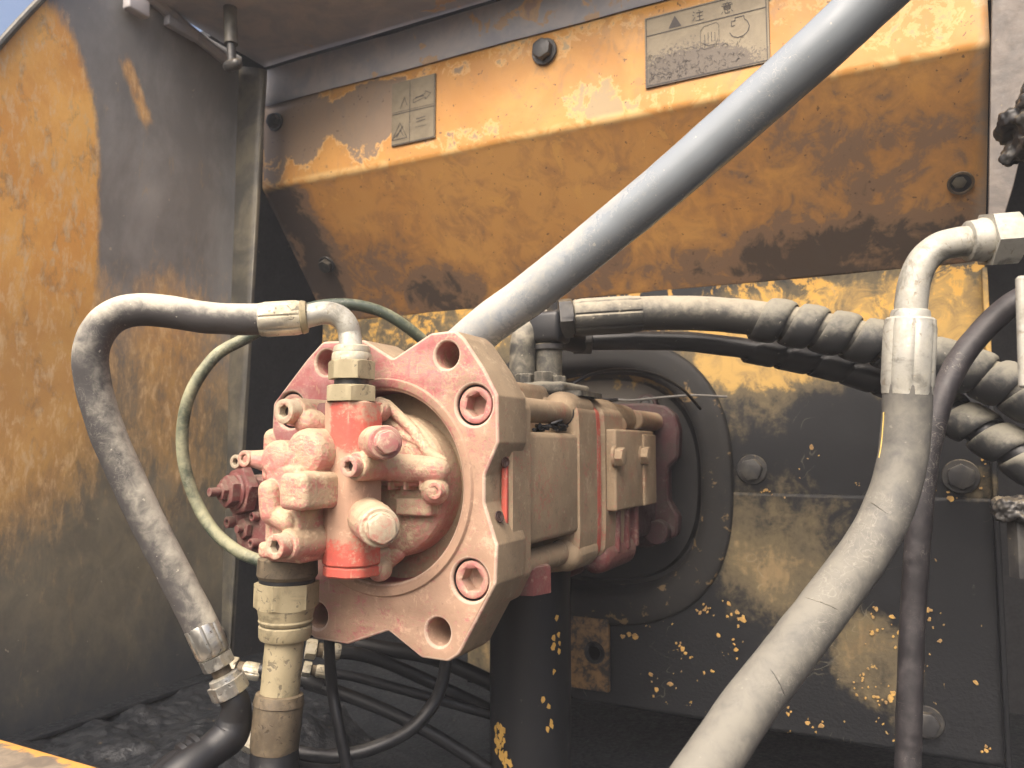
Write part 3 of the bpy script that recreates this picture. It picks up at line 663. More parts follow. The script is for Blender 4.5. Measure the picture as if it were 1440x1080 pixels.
mb = MB(); mb.loft([[Vector((sq(r, 2*pi*j/N_, 2.6)[0], y, sq(r, 2*pi*j/N_, 2.6)[1])) for j in range(N_)] for y, r in ((1.512, .235), (1.512, .205), (1.500, .200), (1.497, .12), (1.52, .10))], False, True); part('backing_plate', mb, mfb.m, of, 40)
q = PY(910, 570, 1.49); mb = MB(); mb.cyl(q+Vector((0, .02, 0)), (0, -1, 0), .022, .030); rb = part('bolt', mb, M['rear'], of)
mb = MB(); mb.lathe(q+Vector((0, -.010, 0)), (-.1, -1, 0), [(0, .018), (.004, .017), (.004, .012), (.001, .010)], 30); part('bolt_eye', mb, M['bolt'], rb)

# ---- sill rail at the lower left
mb = MB(); r0 = PY(-60, 1024, .60); r1 = PY(178, 1093, .60)
e0 = PY(0, 1037, .60)
mb.boxb((-1.23, .47, e0.z-.06), (.45, .60, e0.z), .006)
msl = NT('sill_paint'); a1 = msl.noise(40, 6, .65, .5); y1 = msl.sep(msl.pos)[1]
k1 = msl.th(msl.math('ADD', y1, ad(msl, a1, .05)), .583, .590)
msl.done(msl.mix(k1, msl.mix(msl.th(a1, .35, .65), (.16, .13, .10), (.27, .22, .16)), YEL), .6, 0, a1, .3, .001)
sr = part('sill_rail', mb, msl.m); tag(sr, 'grey sill rail with worn yellow far edge in the lower left corner', 'rail')

# oily frame ledge in the lower left with caked grease
led = grid(lambda u, v: Vector((-1.24+.42*u, .62+.5*v, -.455+.016*mnoise.fractal(Vector((u*5, v*6, 0)), 1.1, 2., 5)+.007*max(0, mnoise.noise(Vector((u*9, v*10, 3))))-.05*max(0, u-.80)/.2)), 150, 170)
o = part('frame_ledge', led, M['floor'], None, 80); tag(o, 'black oily ledge caked with grease at the foot of the side panel', 'ledge')

# ================================================================ the pump
pump = thing('hydraulic_pump', 'large pink and beige dusty hydraulic pump with square eared end flange and gear pump', 'pump', (-.563, 1.0, -.2))
out = [(-.541, .104), (-.488, .131), (-.455, .132), (-.443, .122), (-.417, .086), (-.400, .056), (-.399, .004), (-.416, -.032), (-.416, -.062), (-.400, -.107), (-.402, -.149), (-.448, -.229), (-.462, -.238), (-.497, -.238),
       (-.543, -.213), (-.602, -.235), (-.655, -.234), (-.676, -.212), (-.729, -.155), (-.730, -.120), (-.713, -.078), (-.713, -.020), (-.730, .020), (-.729, .055), (-.674, .110), (-.649, .131), (-.585, .129), ]
rs = [.006, .014, .012, .012, .02, .008, .008, .010, .010, .008, .01, .02, .012, .012, .006, .014, .014, .02, .010, .02, .02, .02, .02, .010, .02, .014, .012]
holes = [(-.466, .104, .0158), (-.475, -.207, .0158), (-.643, .104, .0158), (-.649, -.206, .0158)]
scr = [(-.430, .046), (-.434, -.147), (-.699, .046), (-.697, -.147)]
BORE = (-.558, -.047, .113)
cu = bpy.data.curves.new('end_flange', 'CURVE'); cu.dimensions = '2D'; cu.fill_mode = 'BOTH'
def addspl(pts):
    s_ = cu.splines.new('POLY'); s_.points.add(len(pts)-1); s_.use_cyclic_u = True
    for p, q in zip(s_.points, pts): p.co = (q[0], q[1], 0, 1)
def circ(x, z, r, n=48): return [(x+r*math.cos(2*pi*k/n), z+r*math.sin(2*pi*k/n)) for k in range(n)]
fo = fillet(out, rs, 5); addspl(inset(fo, .0035) if False else fo)
for x, z, r in holes: addspl(circ(x, z, r))
for x, z in scr: addspl(circ(x, z, .0232))
addspl(circ(*BORE[:2], BORE[2]+.001, 96))
cu.extrude = .033; cu.bevel_depth = .0030; cu.bevel_resolution = 2; cu.offset = -.0030
oc = bpy.data.objects.new('tmp', cu); COL.objects.link(oc)
dg = bpy.context.evaluated_depsgraph_get(); me = bpy.data.meshes.new_from_object(oc.evaluated_get(dg)); bpy.data.objects.remove(oc)
for v in me.vertices:
    x, y, z = v.co; v.co = (x, .786+z, y)
    t = max(0, (v.co.y-.76)/.062)
    # the ears swell towards the back
    if abs(v.co.x+.56) > .12 or abs(v.co.z+.05) > .13: pass
bm = bmesh.new(); bm.from_mesh(me); bmesh.ops.remove_doubles(bm, verts=bm.verts[:], dist=1e-5); bmesh.ops.recalc_face_normals(bm, faces=bm.faces[:]); bm.to_mesh(me); bm.free()
me.materials.clear(); me.materials.append(M['flange']); me.materials.append(M['body']); me.materials.append(M['edge'])
for p in me.polygons:
    rad_ = min([math.hypot(p.center.x-x, p.center.z-z)-q for x, z, q in holes]+[math.hypot(p.center.x-x, p.center.z-z)-.0232 for x, z in scr]+[math.hypot(p.center.x-BORE[0], p.center.z-BORE[1])-BORE[2]])
    if .15 < -p.normal.y < .97 and p.center.y < .78: p.material_index = 2
    elif p.normal.x > .3 and p.center.y > .75 and rad_ > .004: p.material_index = 1
me.shade_smooth(); me.set_sharp_from_angle(angle=math.radians(38))
endf = bpy.data.objects.new('end_flange', me); COL.objects.link(endf); attach(endf, pump)
# raised ring and bore
B0 = Vector((BORE[0], 0, BORE[1])); r = BORE[2]
mb = MB(); mb.loft([[B0+Vector((q*math.cos(2*pi*j/96), y, q*math.sin(2*pi*j/96))) for j in range(96)] for y, q in ((.7535, r+.0172), (.7525, r+.0160), (.7470, r+.0145), (.7462, r+.0135), (.7470, r+.0060), (.7480, r+.0045), (.7535, r+.0008), (.762, r))], False, False)
part('bore_lip', mb, M['flange'], endf, 40)
mb = MB(); mb.loft([[B0+Vector((q*math.cos(2*pi*j/96), y, q*math.sin(2*pi*j/96))) for j in range(96)] for y, q in ((.7595, r+.0002), (.795, r-.001), (.803, r-.008), (.805, .01))], False, True)
part('bore', mb, M['bore'], endf, 40)
# corner cap screws, sunk flush in their counterbores
for x, z in scr:
    mb = MB(); mb.socket((x, .790, z), (0, -1, 0), .0210, .0370, .0122, .020, 48, .3 if z > 0 else .1)
    s_ = part('cap_screw', mb, M['redscrew'], pump)
    mb = MB(); mb.lathe((x, .806, z), (0, -1, 0), [(0, .0231), (.0515, .0231), (.0515, .0227), (.010, .0227), (.010, .001)], 40); part('counterbore', mb, M['gap'], s_)  # black lining puts the shade of the narrow gap into the colour
# two threaded holes in the side of the flange
def thread_hole(p, ax, r, parent, name='threaded_hole'):
    mb = MB(); pr = [(.0004, r*1.25), (.0009, r*1.15), (.0006, r)]
    for k in range(4): pr += [(-.0005, r*(.92-.02*k) if False else r*.9), (-.0002, r*.78)]
    mb.lathe(p, ax, [(0, r*1.3), (.0008, r*1.22), (.0008, r), (.0002, r*.8), (.0006, r*.7), (.0001, r*.52), (.0004, r*.44), (.0, r*.3), (0, .0002)], 30); return part(name, mb, M['hexhole'], parent)
q = PX(705, 652, -.4115); thread_hole(Vector((-.4065, q.y, -.018)), (1, -.35, -.1), .0048, endf)
q = PX(706, 728, -.4045); thread_hole(Vector((-.4070, .768, -.078)), (1, -.3, .3), .0052, endf)
# rear shoulder of the flange: rounded column on the side
mb = MB()
sh = [(-.4035, .045), (-.4135, .066), (-.44, .082), (-.69, .082), (-.71, .07), (-.716, .04), (-.716, -.14), (-.70, -.18), (-.66, -.195), (-.45, -.195), (-.418, -.178), (-.4035, -.150)]
mb.prism(fillet(sh, .014, 4), .789, .846, 'Y', .005); part('flange_shoulder', mb, M['body'], pump, 40)
# wiped red strip in the waist of the flange
mb = MB(); mb.boxb((-.414, .7845, -.088), (-.4065, .7905, -.004), .002); part('paint_line', mb, M['port'], pump)

# pump case
mb = MB()
mb.boxb((-.712, .83, -.120), (-.4095, 1.065, .018), .008); mb.boxb((-.655, .83, -.19), (-.462, 1.065, .088), .012)
part('pump_case', mb, M['body'], pump, 40)
# tie rods
for x, z in ((-.431, .046), (-.433, -.147), (-.697, .046), (-.697, -.147)):
    mb = MB(); mb.cyl((x, .82, z), (0, 1, 0), .0158, .19, .001); part('tie_rod', mb, M['body'], pump)
# crumpled dirt trapped under the upper tie rod
mb = MB()
for k in range(14):
    p = Vector((-.425+random.uniform(-.008, .008), .90+random.uniform(0, .075), .024+random.uniform(-.003, .006))); mb.tube([p, p+Vector((random.uniform(-.01, .01), .012, random.uniform(-.003, .005))), p+Vector((random.uniform(-.012, .006), .026, 0))], .0022, 6, 3)
part('trapped_dirt', mb, M['oilblack'], pump)
# centre block with rounded lugs that take the rods
def block(name, y0, y1, grow, mat, bev=.005):
    g = grow
    o_ = [(-.462, .070+g), (-.425, .066+g), (-.409+g, .052), (-.407+g, .02), (-.407+g, -.12), (-.409+g, -.155), (-.425, -.172-g), (-.462, -.178-g), (-.66, -.178-g), (-.70, -.172-g), (-.717-g, -.155), (-.717-g, .052), (-.70, .066+g), (-.66, .070+g)]
    mb = MB(); mb.prism(fillet(o_, .016, 4), y0, y1, 'Y', bev); return part(name, mb, mat, pump, 40)
block('centre_block', 1.000, 1.080, 0, M['body'], .006)
for x, z in ((-.431, .046), (-.433, -.147)):
    mb = MB(); mb.lathe((x, 1.0005, z), (0, -1, 0), [(0, .0185), (.0010, .0180), (.0010, .0165), (-.0, .0163)], 36); part('rod_seat', mb, M['gap'], pump)
block('joint_plate', 1.083, 1.100, -.003, M['port'], .002)
block('valve_block', 1.103, 1.200, .0, M['body'], .006)
# lumps on top of the blocks
mb = MB()
p = PX(812, 574, -.425); mb.caps(Vector((-.437, 1.01, .052)), Vector((-.437, 1.07, .052)), .026); mb.caps(Vector((-.445, 1.11, .052)), Vector((-.440, 1.19, .050)), .026); mb.caps(Vector((-.445, 1.22, .048)), Vector((-.445, 1.30, .046)), .026)
mb.caps(Vector((-.430, 1.01, -.150)), Vector((-.430, 1.07, -.150)), .024)
cast('casting_lug', mb, M['body'], pump, .002, 6)
# side cover with its bolts
mb = MB(); mb.boxb((-.43, 1.115, -.098), (-.392, 1.31, .026), .004); mb.boxb((-.43, 1.245, -.098), (-.388, 1.312, .020), .003); sc_ = part('side_cover', mb, M['body'], pump, 40)
for px, py in ((867, 642), (903, 640)):
    q = PX(px, py, -.391); mb = MB(); mb.lathe(q-Vector((.004, 0, 0)), (1, 0, 0), [(0, .0165), (.004, .016), (.005, .014)], 30); mb.hexa(q, (1, 0, 0), .0125, .013, .2); part('bolt', mb, M['body'], sc_)
q = PX(868, 599, -.420); mb = MB(); mb.cyl(q-Vector((.012, 0, 0)), (1, -.4, 0), .020, .014); mb.hexa(q+Vector((0, -.004, 0)), (1, -.4, 0), .0115, .012, .1); part('bolt', mb, M['body'], pump)
# below the cover: red ribs and boss
mb = MB()
for y in (1.16, 1.205, 1.25): mb.boxb((-.425, y-.007, -.165), (-.402, y+.007, -.09), .004)
part('rib', mb, M['regul'], pump)
mb = MB(); mb.caps((-.43, 1.13, -.168), (-.43, 1.24, -.168), .026); mb.caps((-.52, 1.15, -.19), (-.52, 1.25, -.19), .03); cast('lower_boss', mb, M['regul'], pump, .002, 6)
# rear case and rear flange, dim red
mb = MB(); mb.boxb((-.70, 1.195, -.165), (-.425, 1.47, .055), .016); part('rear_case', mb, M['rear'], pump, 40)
mb = MB(); mb.cyl((-.425, 1.30, .046), (0, 1, 0), .0175, .13, .002); part('tie_rod', mb, M['body'], pump)
rfl = [(-.44, .082), (-.405, .076), (-.386, .06), (-.378, .03), (-.380, -.02), (-.40, -.04), (-.40, -.10), (-.382, -.13), (-.385, -.165), (-.44, -.19), (-.69, -.19), (-.745, -.165), (-.745, .06), (-.69, .082)]
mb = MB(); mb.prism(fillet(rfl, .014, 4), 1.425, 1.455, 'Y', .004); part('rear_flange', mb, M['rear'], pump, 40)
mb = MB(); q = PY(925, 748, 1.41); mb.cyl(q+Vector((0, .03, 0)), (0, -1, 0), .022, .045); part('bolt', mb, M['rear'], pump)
# red lug under the case, beside the suction pipe
mb = MB(); q = PY(760, 820, .90); mb.hexa(Vector((q.x-.02, .90, q.z-.012)), (0, 0, 1), .028, .035, .2); part('drain_plug', mb, M['regul'], pump)
# cream lump peeping out left of the flange, and the regulator
mb = MB(); q = PY(383, 612, .84); mb.box(q+Vector((.02, .02, -.022)), .035, .03, .032, .014, 5); part('regulator_cap', mb, M['gear'], pump)
RY = .86
def RP(px, py, y=RY): return PY(px, py, y)
reg = MB(); c0 = RP(352, 745, RY+.03)
ol = [RP(322, 690), RP(338, 668), RP(376, 672), RP(386, 780), RP(352, 788), RP(336, 770)]
mb = MB(); mb.prism(fillet([(p.x, p.z) for p in ol]+[(-.70, ol[4].z), (-.70, ol[1].z)][:0], .008, 3), RY-.005, RY+.12, 'Y', .004); 
mb.boxb((ol[1].x, RY+.03, ol[3].z), (-.70, RY+.12, ol[2].z), .006); rg = part('regulator', mb, M['regul'], pump, 40)
ax = Vector((-.25, -1, 0)).normalized()
c = RP(346, 690, RY-.005); 
mb = MB(); mb.hexa(c, ax, .032, .016, .2); mb.lathe(c+ax*.016, ax, [(0, .027), (.003, .027), (.005, .024)], 36); part('spring_cap', mb, M['regul'], rg)
mb = MB(); mb.hexa(c+ax*.020, ax, .021, .014, .5); part('lock_nut', mb, M['regul'], rg)
mb = MB(); mb.hexa(c+ax*.034, ax, .0115, .008, .2); mb.cyl(c+ax*.042, ax, .0065, .016); part('adjusting_screw', mb, M['regul'], rg)
for px, py, rr_ in ((328, 734, .0085), (347, 743, .011), (363, 726, .007), (361, 764, .0075)):
    q = RP(px, py, RY-.004); mb = MB()
    if rr_ > .01: mb.hexa(q, ax, .0135, .008, .4); mb.cyl(q+ax*.008, ax, .006, .009)
    else: mb.socket(q, ax, rr_, .011, rr_*.5, .006)
    part('cap_screw', mb, M['regul'], rg)

# ---------------- gear pump in the bore of the flange
def G(px, py, y): return PY(px, py, y)
mb = MB()
gc = Vector((-.554, 0, -.046))
mb.lathe(Vector((gc.x, .800, gc.z)), (0, -1, 0), [(0, .086), (.038, .086), (.044, .084), (.048, .079), (.0515, .072), (.0525, .03)], 64)
# rounded ridges and arms across it
mb.caps(G(505, 654, .715), G(614, 661, .736), .0165, .0150)
mb.box(G(560, 668, .742), .035, .012, .012, .005)
for a, c_ in (((534, 566), (545, 570)), ((545, 570), (580, 604)), ((580, 604), (602, 636)), ((602, 636), (622, 650))): mb.caps(G(*a, .752), G(*c_, .752), .0068)
mb.caps(G(590, 622, .752), G(566, 612, .752), .0055); mb.caps(G(566, 612, .752), G(545, 618, .748), .0055)
for k_ in range(3): mb.box(G(556+22*k_, 676, .738), .0016, .014, .010, .001)
mb.caps(G(612, 690, .755), G(612, 690, .735), .016); mb.caps(G(534, 800, .756), G(534, 800, .735), .0145); mb.caps(G(534, 578, .756), G(534, 578, .735), .013)
mb.caps(G(534, 800, .757), G(560, 778, .757), .009)
mb.box(G(588, 712, .748), .024, .012, .010, .003); mb.box(G(528, 786, .742), .016, .018, .012, .004)
# swollen middle behind the column
mb.box(G(522, 640, .735), .024, .03, .03, .010, 5)
ax45 = Vector((.76, -.65, .0)).normalized(); ax45b = Vector((.74, -.67, -.06)).normalized()
e1 = G(541, 622, .668); e2 = G(533, 741, .655)
mb.caps(e1-ax45*.06, e1-ax45*.018, .0185); mb.lathe(e1-ax45*.05, ax45, [(0, .018), (.046, .0180), (.050, .0172)], 40)
mb.caps(e2-ax45b*.07, e2-ax45b*.02, .0225); mb.lathe(e2-ax45b*.055, ax45b, [(0, .0225), (.051, .0215), (.055, .0207)], 40)
s1 = G(492, 656, .662); mb.lathe(s1+Vector((0, .06, 0)), (0, -1, 0), [(0, .0165), (.047, .0160), (.051, .0145)], 36)
gp_ = cast('gear_pump_cover', mb, M['gear'], pump, .0009, 3)
def plug(e, ax, r, rh, hh, mat, spin=0):
    mb = MB(); mb.lathe(e, ax, [(-.001, r*.93), (.0008, r), (.0035, r), (.0048, r*.93)], 44); pl = part('plug_washer', mb, mat, gp_)
    mb = MB(); mb.lathe(e+ax*.0035, ax, [(0, rh*1.22), (.004, rh*1.20), (.005, rh*1.1)], 40); mb.hexa(e+ax*.0075, ax, rh, hh, spin, .18); part('hex_plug', mb, mat, gp_)
plug(e1, ax45, .0180, .0110, .011, M['redscrew'], .3)
plug(e2, ax45b, .0208, .0135, .013, M['screw'], .6)
def sscrew(p, ax, r, h, mat, parent, spin=0):
    mb = MB(); mb.socket(p, ax, r, h, r*.46, h*.55, 48, spin); o = part('cap_screw', mb, mat, parent)
    mb = MB(); mb.lathe(Vector(p)+Vector(ax)*(h*.47), ax, [(0, r*.46), (.0004, r*.44), (.0004, .0003)], 24); part('hex_recess', mb, M['hexhole'], o); return o
Yn = Vector((0, -1, 0))
sscrew(s1+Vector((0, .012, 0)), Yn, .0115, .015, M['redscrew'], gp_, .2)
for px, py in ((613, 690), (527, 799)): sscrew(G(px, py, .724)+Vector((0, .006, 0)), Yn, .0095, .010, M['gear'], gp_, .4)
sscrew(G(533, 577, .722)+Vector((0, .006, 0)), Yn, .0085, .010, M['gear'], gp_, .4)
# red port column
L = G(446, 690, .680); Rr = G(498, 690, .680); T = G(490, 563, .680).z; Bz = G(488, 816, .680).z
cx = [(L.x, .722), (L.x, .690), (L.x+.016, .6795), (Rr.x-.010, .6800), (Rr.x+.004, .692), (Rr.x+.006, .722)]
mb = MB(); mb.prism(fillet(cx, [.002, .004, .004, .010, .014, .002], 4), T, Bz+.0125, 'Z', .0018)
pc = part('port_column', mb, M['port'], pump, 40)
mb = MB(); mb.prism(fillet([(x+.0006 if i < 2 else x-.001, y+.001) for i, (x, y) in enumerate(cx)], [.002, .004, .004, .010, .014, .002], 4), Bz+.0117, Bz, 'Z', .0018); part('port_foot', mb, M['port'], pc, 40)
# beige control housing on its left
HY = .650
mb = MB()
c_ = G(384, 647, HY); mb.lathe(c_+Vector((0, .075, 0)), (0, -1, 0), [(0, .0225), (.066, .0225), (.072, .0205), (.0755, .016), (.077, .008)], 40)
c_ = G(424, 637, HY+.005); mb.lathe(c_+Vector((0, .075, 0)), (0, -1, 0), [(0, .0275), (.064, .0275), (.071, .0255), (.075, .020), (.0765, .010)], 44)
a = G(362, 678, HY); c_ = G(440, 632, HY); mb.boxb((a.x, HY+.003, a.z), (L.x+.001, HY+.080, c_.z), .006, 4)
a = G(368, 790, HY); c_ = G(452, 650, HY)
mb.boxb((a.x, HY+.002, a.z), (L.x+.004, HY+.085, c_.z), .007)
mb.caps(G(379, 690, HY-.004), G(382, 722, HY-.004), .0125); mb.caps(G(384, 722, HY-.002), G(404, 733, HY), .012)
a = G(391, 716, .628); c_ = G(428, 668, .628); mb.boxb((G(372, 720, HY).x, HY-.001, G(400, 768, HY).z), (L.x+.003, HY+.06, G(400, 655, HY).z), .005); mb.boxb((a.x-.001, .627, a.z-.001), (c_.x+.002, .70, c_.z+.002), .008, 5)
a = G(362, 785, HY-.012); c_ = G(448, 768, HY-.012); mb.boxb((a.x, HY-.014, a.z), (L.x+.001, HY+.075, c_.z), .0055)
p2 = G(394, 768, .632); mb.lathe(p2+Vector((.004, .055, 0)), (-.05, -1, 0), [(0, .0175), (.045, .0165), (.049, .0150)], 36)
p3 = G(412, 579, .690); mb.caps(p3+Vector((.012, .012, -.012)), p3+Vector((.03, .05, -.02)), .016)
mb.lathe(p3+Vector((0, .055, 0)), (0, -1, 0), [(0, .0165), (.052, .0165), (.054, .0155)], 36)
mb.caps(G(354, 645, HY+.006), G(376, 648, HY+.012), .0095, .013)
hs = cast('control_housing', mb, M['gear'], pump, .0009, 3)
sscrew(p2+Vector((0, .008, 0)), Vector((-.05, -1, 0)).normalized(), .0135, .016, M['screw'], hs, .1)
sscrew(p3+Vector((0, .004, 0)), Yn, .0145, .020, M['screw'], hs, .5)
sscrew(G(350, 645, HY+.004), Yn, .0095, .008, M['screw'], hs, .2); sscrew(G(339, 649, HY+.05), Yn, .0085, .010, M['screw'], hs, .2)
mb = MB(); a = G(428, 583, .725); c_ = G(455, 584, .725); mb.cyl(a-Vector((.01, 0, 0)), (1, 0, 0), .0135, .09, .001); part('bridge_tube', mb, M['regul'], hs)

# ================================================================ hoses and fittings
def dirn(a, b): return (Vector(b)-Vector(a)).normalized()
def path(pxs, deps):
    n = len(pxs)
    if not isinstance(deps, (list, tuple)): deps = [deps]*n
    if len(deps) == 2 and n != 2: deps = [deps[0]+(deps[1]-deps[0])*i/(n-1) for i in range(n)]
    return [PD(x, y, d) for (x, y), d in zip(pxs, deps)]
def ferrule(a, b, r, mat, parent, name='crimp_ferrule', flats=8):
    """crimped sleeve with pressed flats"""
    a = Vector(a); b = Vector(b); t = dirn(a, b); L = (b-a).length; A, B, T = basis(t); rings = []; n = flats*8
    for h, k in ((0, .86), (.002, .95), (L*.10, .97), (L*.13, 1), (L*.84, 1), (L*.88, .965), (L-.002, .95), (L, .86)):
        ring = []
        for j in range(n):
            th = 2*pi*j/n; q = r*k
            m = abs(((j % 8)-4)/4.0)
            if k >= .94: q *= 1-.045*(1 if j % 8 == 0 else 0)-.012*max(0, (m-.5)/.5)
            ring.append(a+t*h+(A*math.cos(th)+B*math.sin(th))*q)
        rings.append(ring)
    mb = MB(); mb.loft(rings); return part(name, mb, mat, parent, 28)
def bumpy_tube(pts, r, seg=26, step=10, amp=.0008):
    pa, ra = spline(pts, r, step)
    mb = MB(); fr = frames(pa); rings = []
    for p, (t, a, b), q in zip(pa, fr, ra):
        ring = []
        for j in range(seg):
            d = a*math.cos(2*pi*j/seg)+b*math.sin(2*pi*j/seg); v = p+d*q
            ring.append(v+d*mnoise.noise(v*45)*amp)
        rings.append(ring)
    return mb.loft(rings)

# ---- A: hose from the top of the port column, over to the left and down
ha = thing('hydraulic_hose', 'dusty grey hose looping left from the elbow on top of the red port column', 'hose', (L.x+.02, .702, T))
B_ = Vector(((L.x+Rr.x)/2+.002, .702, T)); Z = Vector((0, 0, 1))
mb = MB(); mb.hexa(B_, Z, .0268, .0185, .15, .1); ad_ = part('hex_adapter', mb, M['brass'], ha)
mb = MB(); mb.cyl(B_+Z*.018, Z, .0195, .012, .001); part('thread', mb, M['bolt'], ad_)
mb = MB(); mb.hexa(B_+Z*.0255, Z, .0238, .0215, .4, .12); nut = part('swivel_nut', mb, M['brass'], ha)
mb = MB(); mb.lathe(B_+Z*.0465, Z, [(0, .0225), (.002, .0228), (.008, .0222), (.0095, .0212), (.011, .0214), (.0165, .0202), (.018, .0175)], 44); part('nut_collar', mb, M['zinc'], ha)
e = B_+Z*.062
f0 = PD(428, 446, .886); f1 = PD(364, 450, .878)
mb = MB(); mb.tube([e-Z*.006, PD(492, 473, .8975), PD(488.5, 458, .897), PD(480, 447, .8965), PD(467, 441, .895), PD(451, 440.5, .892), f0], [.0132, .0132, .0131, .0131, .0131, .0132, .0132], 30, 8); part('elbow_pipe', mb, M['white'], ha)
mb = MB(); tt = dirn(f0, f1); mb.lathe(f0-tt*.004, tt, [(0, .0145), (.001, .0180), (.006, .0195), (.008, .0185)], 40); part('ferrule_ring', mb, M['brass'], ha)
ferrule(f0+tt*.002, f1, .0200, M['zinc'], ha)
pa = path([(372, 449), (330, 449), (285, 446), (235, 438), (190, 436), (158, 446), (136, 470), (127, 502), (133, 548), (150, 605), (178, 670), (210, 738), (245, 806), (274, 862), (284, 882)],
          [.879, .874, .868, .862, .856, .850, .846, .845, .848, .852, .858, .862, .866, .868, .868])
part('rubber_tube', bumpy_tube(pa, [.0178]*3+[.0183]*12, 28, 10, .0007), M['hose_top'], ha, 60)
g0 = PD(280, 874, .868); g1 = PD(301, 921, .868); tt = dirn(g0, g1); ferrule(g0, g1, .0188, M['nickel'], ha)
mb = MB(); mb.hexa(g1+tt*.001, tt, .0162, .014, .5); part('swivel_nut', mb, M['nickel'], ha)
mb = MB(); mb.cyl(g1+tt*.015, tt, .0105, .012, .001); part('pipe_neck', mb, M['dirty'], ha)
# ---- elbow block the hose screws into
eb = thing('elbow_fitting', 'black greasy elbow fitting with a shiny nut under the left hose end', 'fitting', PD(325, 1000, .87))
g2 = g1+tt*.024
mb = MB(); mb.lathe(g2, tt, [(0, .011), (.002, .0165), (.008, .0172), (.0085, .014)], 36); mb.hexa(g2+tt*.008, tt, .0185, .017, .35); part('union_nut', mb, M['nickel'], eb)
g3 = g2+tt*.024
mb = MB(); mb.tube([g3, g3+tt*.012, PD(330, 1012, .87), PD(322, 1034, .865), PD(296, 1056, .85), PD(262, 1082, .83), PD(215, 1118, .81)], [.0150, .0155, .0190, .021, .0185, .021, .021], 22, 6)
part('elbow_body', mb, M['oilblack'], eb)
mb = MB(); q0 = PD(292, 1050, .86); q1 = PD(240, 1095, .83); d = dirn(q0, q1); mb.lathe(q0+d*.004, d, [(0, .02), (.001, .0235), (.006, .0245), (.008, .021), (.013, .021), (.015, .0245), (.020, .0245), (.022, .021), (.028, .0235), (.06, .0235)], 30); part('collar_nut', mb, M['oilblack'], eb)
# ---- the fitting and hose under the control housing
hd_ = thing('suction_hose', 'cream dusty hose fitting with steel pipe hanging below the beige gear pump housing', 'hose', PY(404, 790, .692))
C0 = PY(405, 790, .692); Zd = Vector((-.02, 0, -1)).normalized()
mb = MB(); mb.lathe(C0-Zd*.006, Zd, [(0, .030), (.002, .0335), (.020, .0345), (.024, .032)], 48); part('adapter_ring', mb, M['dirty'], hd_)
mb = MB(); mb.cyl(C0+Zd*.017, Zd, .0315, .006, .001); part('seal_ring', mb, M['gap'], hd_)
k = C0+Zd*.0225
mb = MB(); mb.hexa(k, Zd, .0318, .030, .2, .10); hn = part('union_nut', mb, M['brass'], hd_)
mb = MB(); mb.lathe(k+Zd*.029, Zd, [(0, .0325), (.003, .0318), (.012, .0300), (.014, .0308), (.0165, .0300), (.018, .0285)], 48); part('nut_collar', mb, M['brass'], hd_)
mb = MB(); mb.lathe(k+Zd*.0465, Zd, [(0, .027), (.002, .0272)], 40); part('groove', mb, M['gap'], hd_)
mb = MB(); mb.lathe(k+Zd*.048, Zd, [(0, .0285), (.0015, .0300), (.013, .0295), (.016, .0280), (.0165, .0225)], 48); part('pipe_flange', mb, M['brass'], hd_)
p0 = k+Zd*.062; p1 = p0+Vector((-.003, -.006, -.086))
mb = MB(); mb.tube([p0, (p0+p1)/2, p1], .0218, 30, 8); part('steel_pipe', mb, M['brass'], hd_)
mb = MB(); d = dirn(p0, p1); f0 = p1-d*.024
mb.lathe(f0, d, [(0, .0235), (.001, .0262), (.007, .0278), (.012, .0285), (.013, .0268), (.020, .0275), (.058, .0270), (.062, .0262)], 48); part('crimp_ferrule', mb, M['dirty'], hd_)
part('rubber_tube', bumpy_tube([f0+d*.045, f0+d*.075+Vector((.002, 0, 0)), f0+d*.12+Vector((.010, -.006, 0)), f0+d*.17+Vector((.024, -.014, 0)), f0+d*.26+Vector((.055, -.03, 0))], [.0250, .0268, .030, .033, .034], 28, 8), M['oilblack'], hd_, 60)

# ---- B: thick grey diagonal hose
pb = path([(600, 528), (640, 496), (690, 454), (740, 418), (800, 371), (870, 314), (940, 256), (1010, 195), (1080, 133), (1150, 70), (1216, 8), (1290, -62), (1380, -150)],
          [1.12, 1.09, 1.06, 1.04, 1.01, .975, .94, .91, .88, .85, .825, .795, .76])
ob = part('hydraulic_hose', bumpy_tube(pb, .0290, 36, 10, .0005), M['hose_diag'], None, 60); tag(ob, 'thick scuffed grey hose crossing diagonally in front of the guard to the upper right', 'hose')

# ---- C: right hose with a plated elbow
hc = thing('hydraulic_hose', 'thick dusty hose bending down from the silver elbow at the right', 'hose', PD(1280, 500, .75))
c0 = PD(1280, 447, .75); c1 = PD(1275, 557, .75); tt = dirn(c0, c1)
ferrule(c0, c1, .0238, M['white'], hc, flats=7)
mb = MB(); mb.lathe(c0-tt*.008, tt, [(0, .0150), (.001, .0168), (.004, .0178), (.0085, .0180), (.009, .015)], 44); part('flare_ring', mb, M['white'], hc)
n0 = PD(1362, 339, .745)
mb = MB(); mb.tube([c0-tt*.0, PD(1282, 420, .75), PD(1287, 392, .75), PD(1299, 366, .749), PD(1320, 348, .748), PD(1345, 341, .746), n0, PD(1380, 337, .745)], [.0148, .0148, .0145, .0143, .0143, .0145, .0146, .0146], 34, 8); part('elbow_pipe', mb, M['white'], hc)
tt2 = dirn(n0, PD(1440, 333, .74))
mb = MB(); mb.lathe(n0-tt2*.002, tt2, [(0, .0165), (.001, .0192), (.010, .0200), (.014, .0212), (.018, .0205)], 44); part('nut_collar', mb, M['white'], hc)
mb = MB(); mb.hexa(n0+tt2*.0155, tt2, .0240, .0265, .25, .14); part('swivel_nut', mb, M['white'], hc)
mb = MB(); pr = []
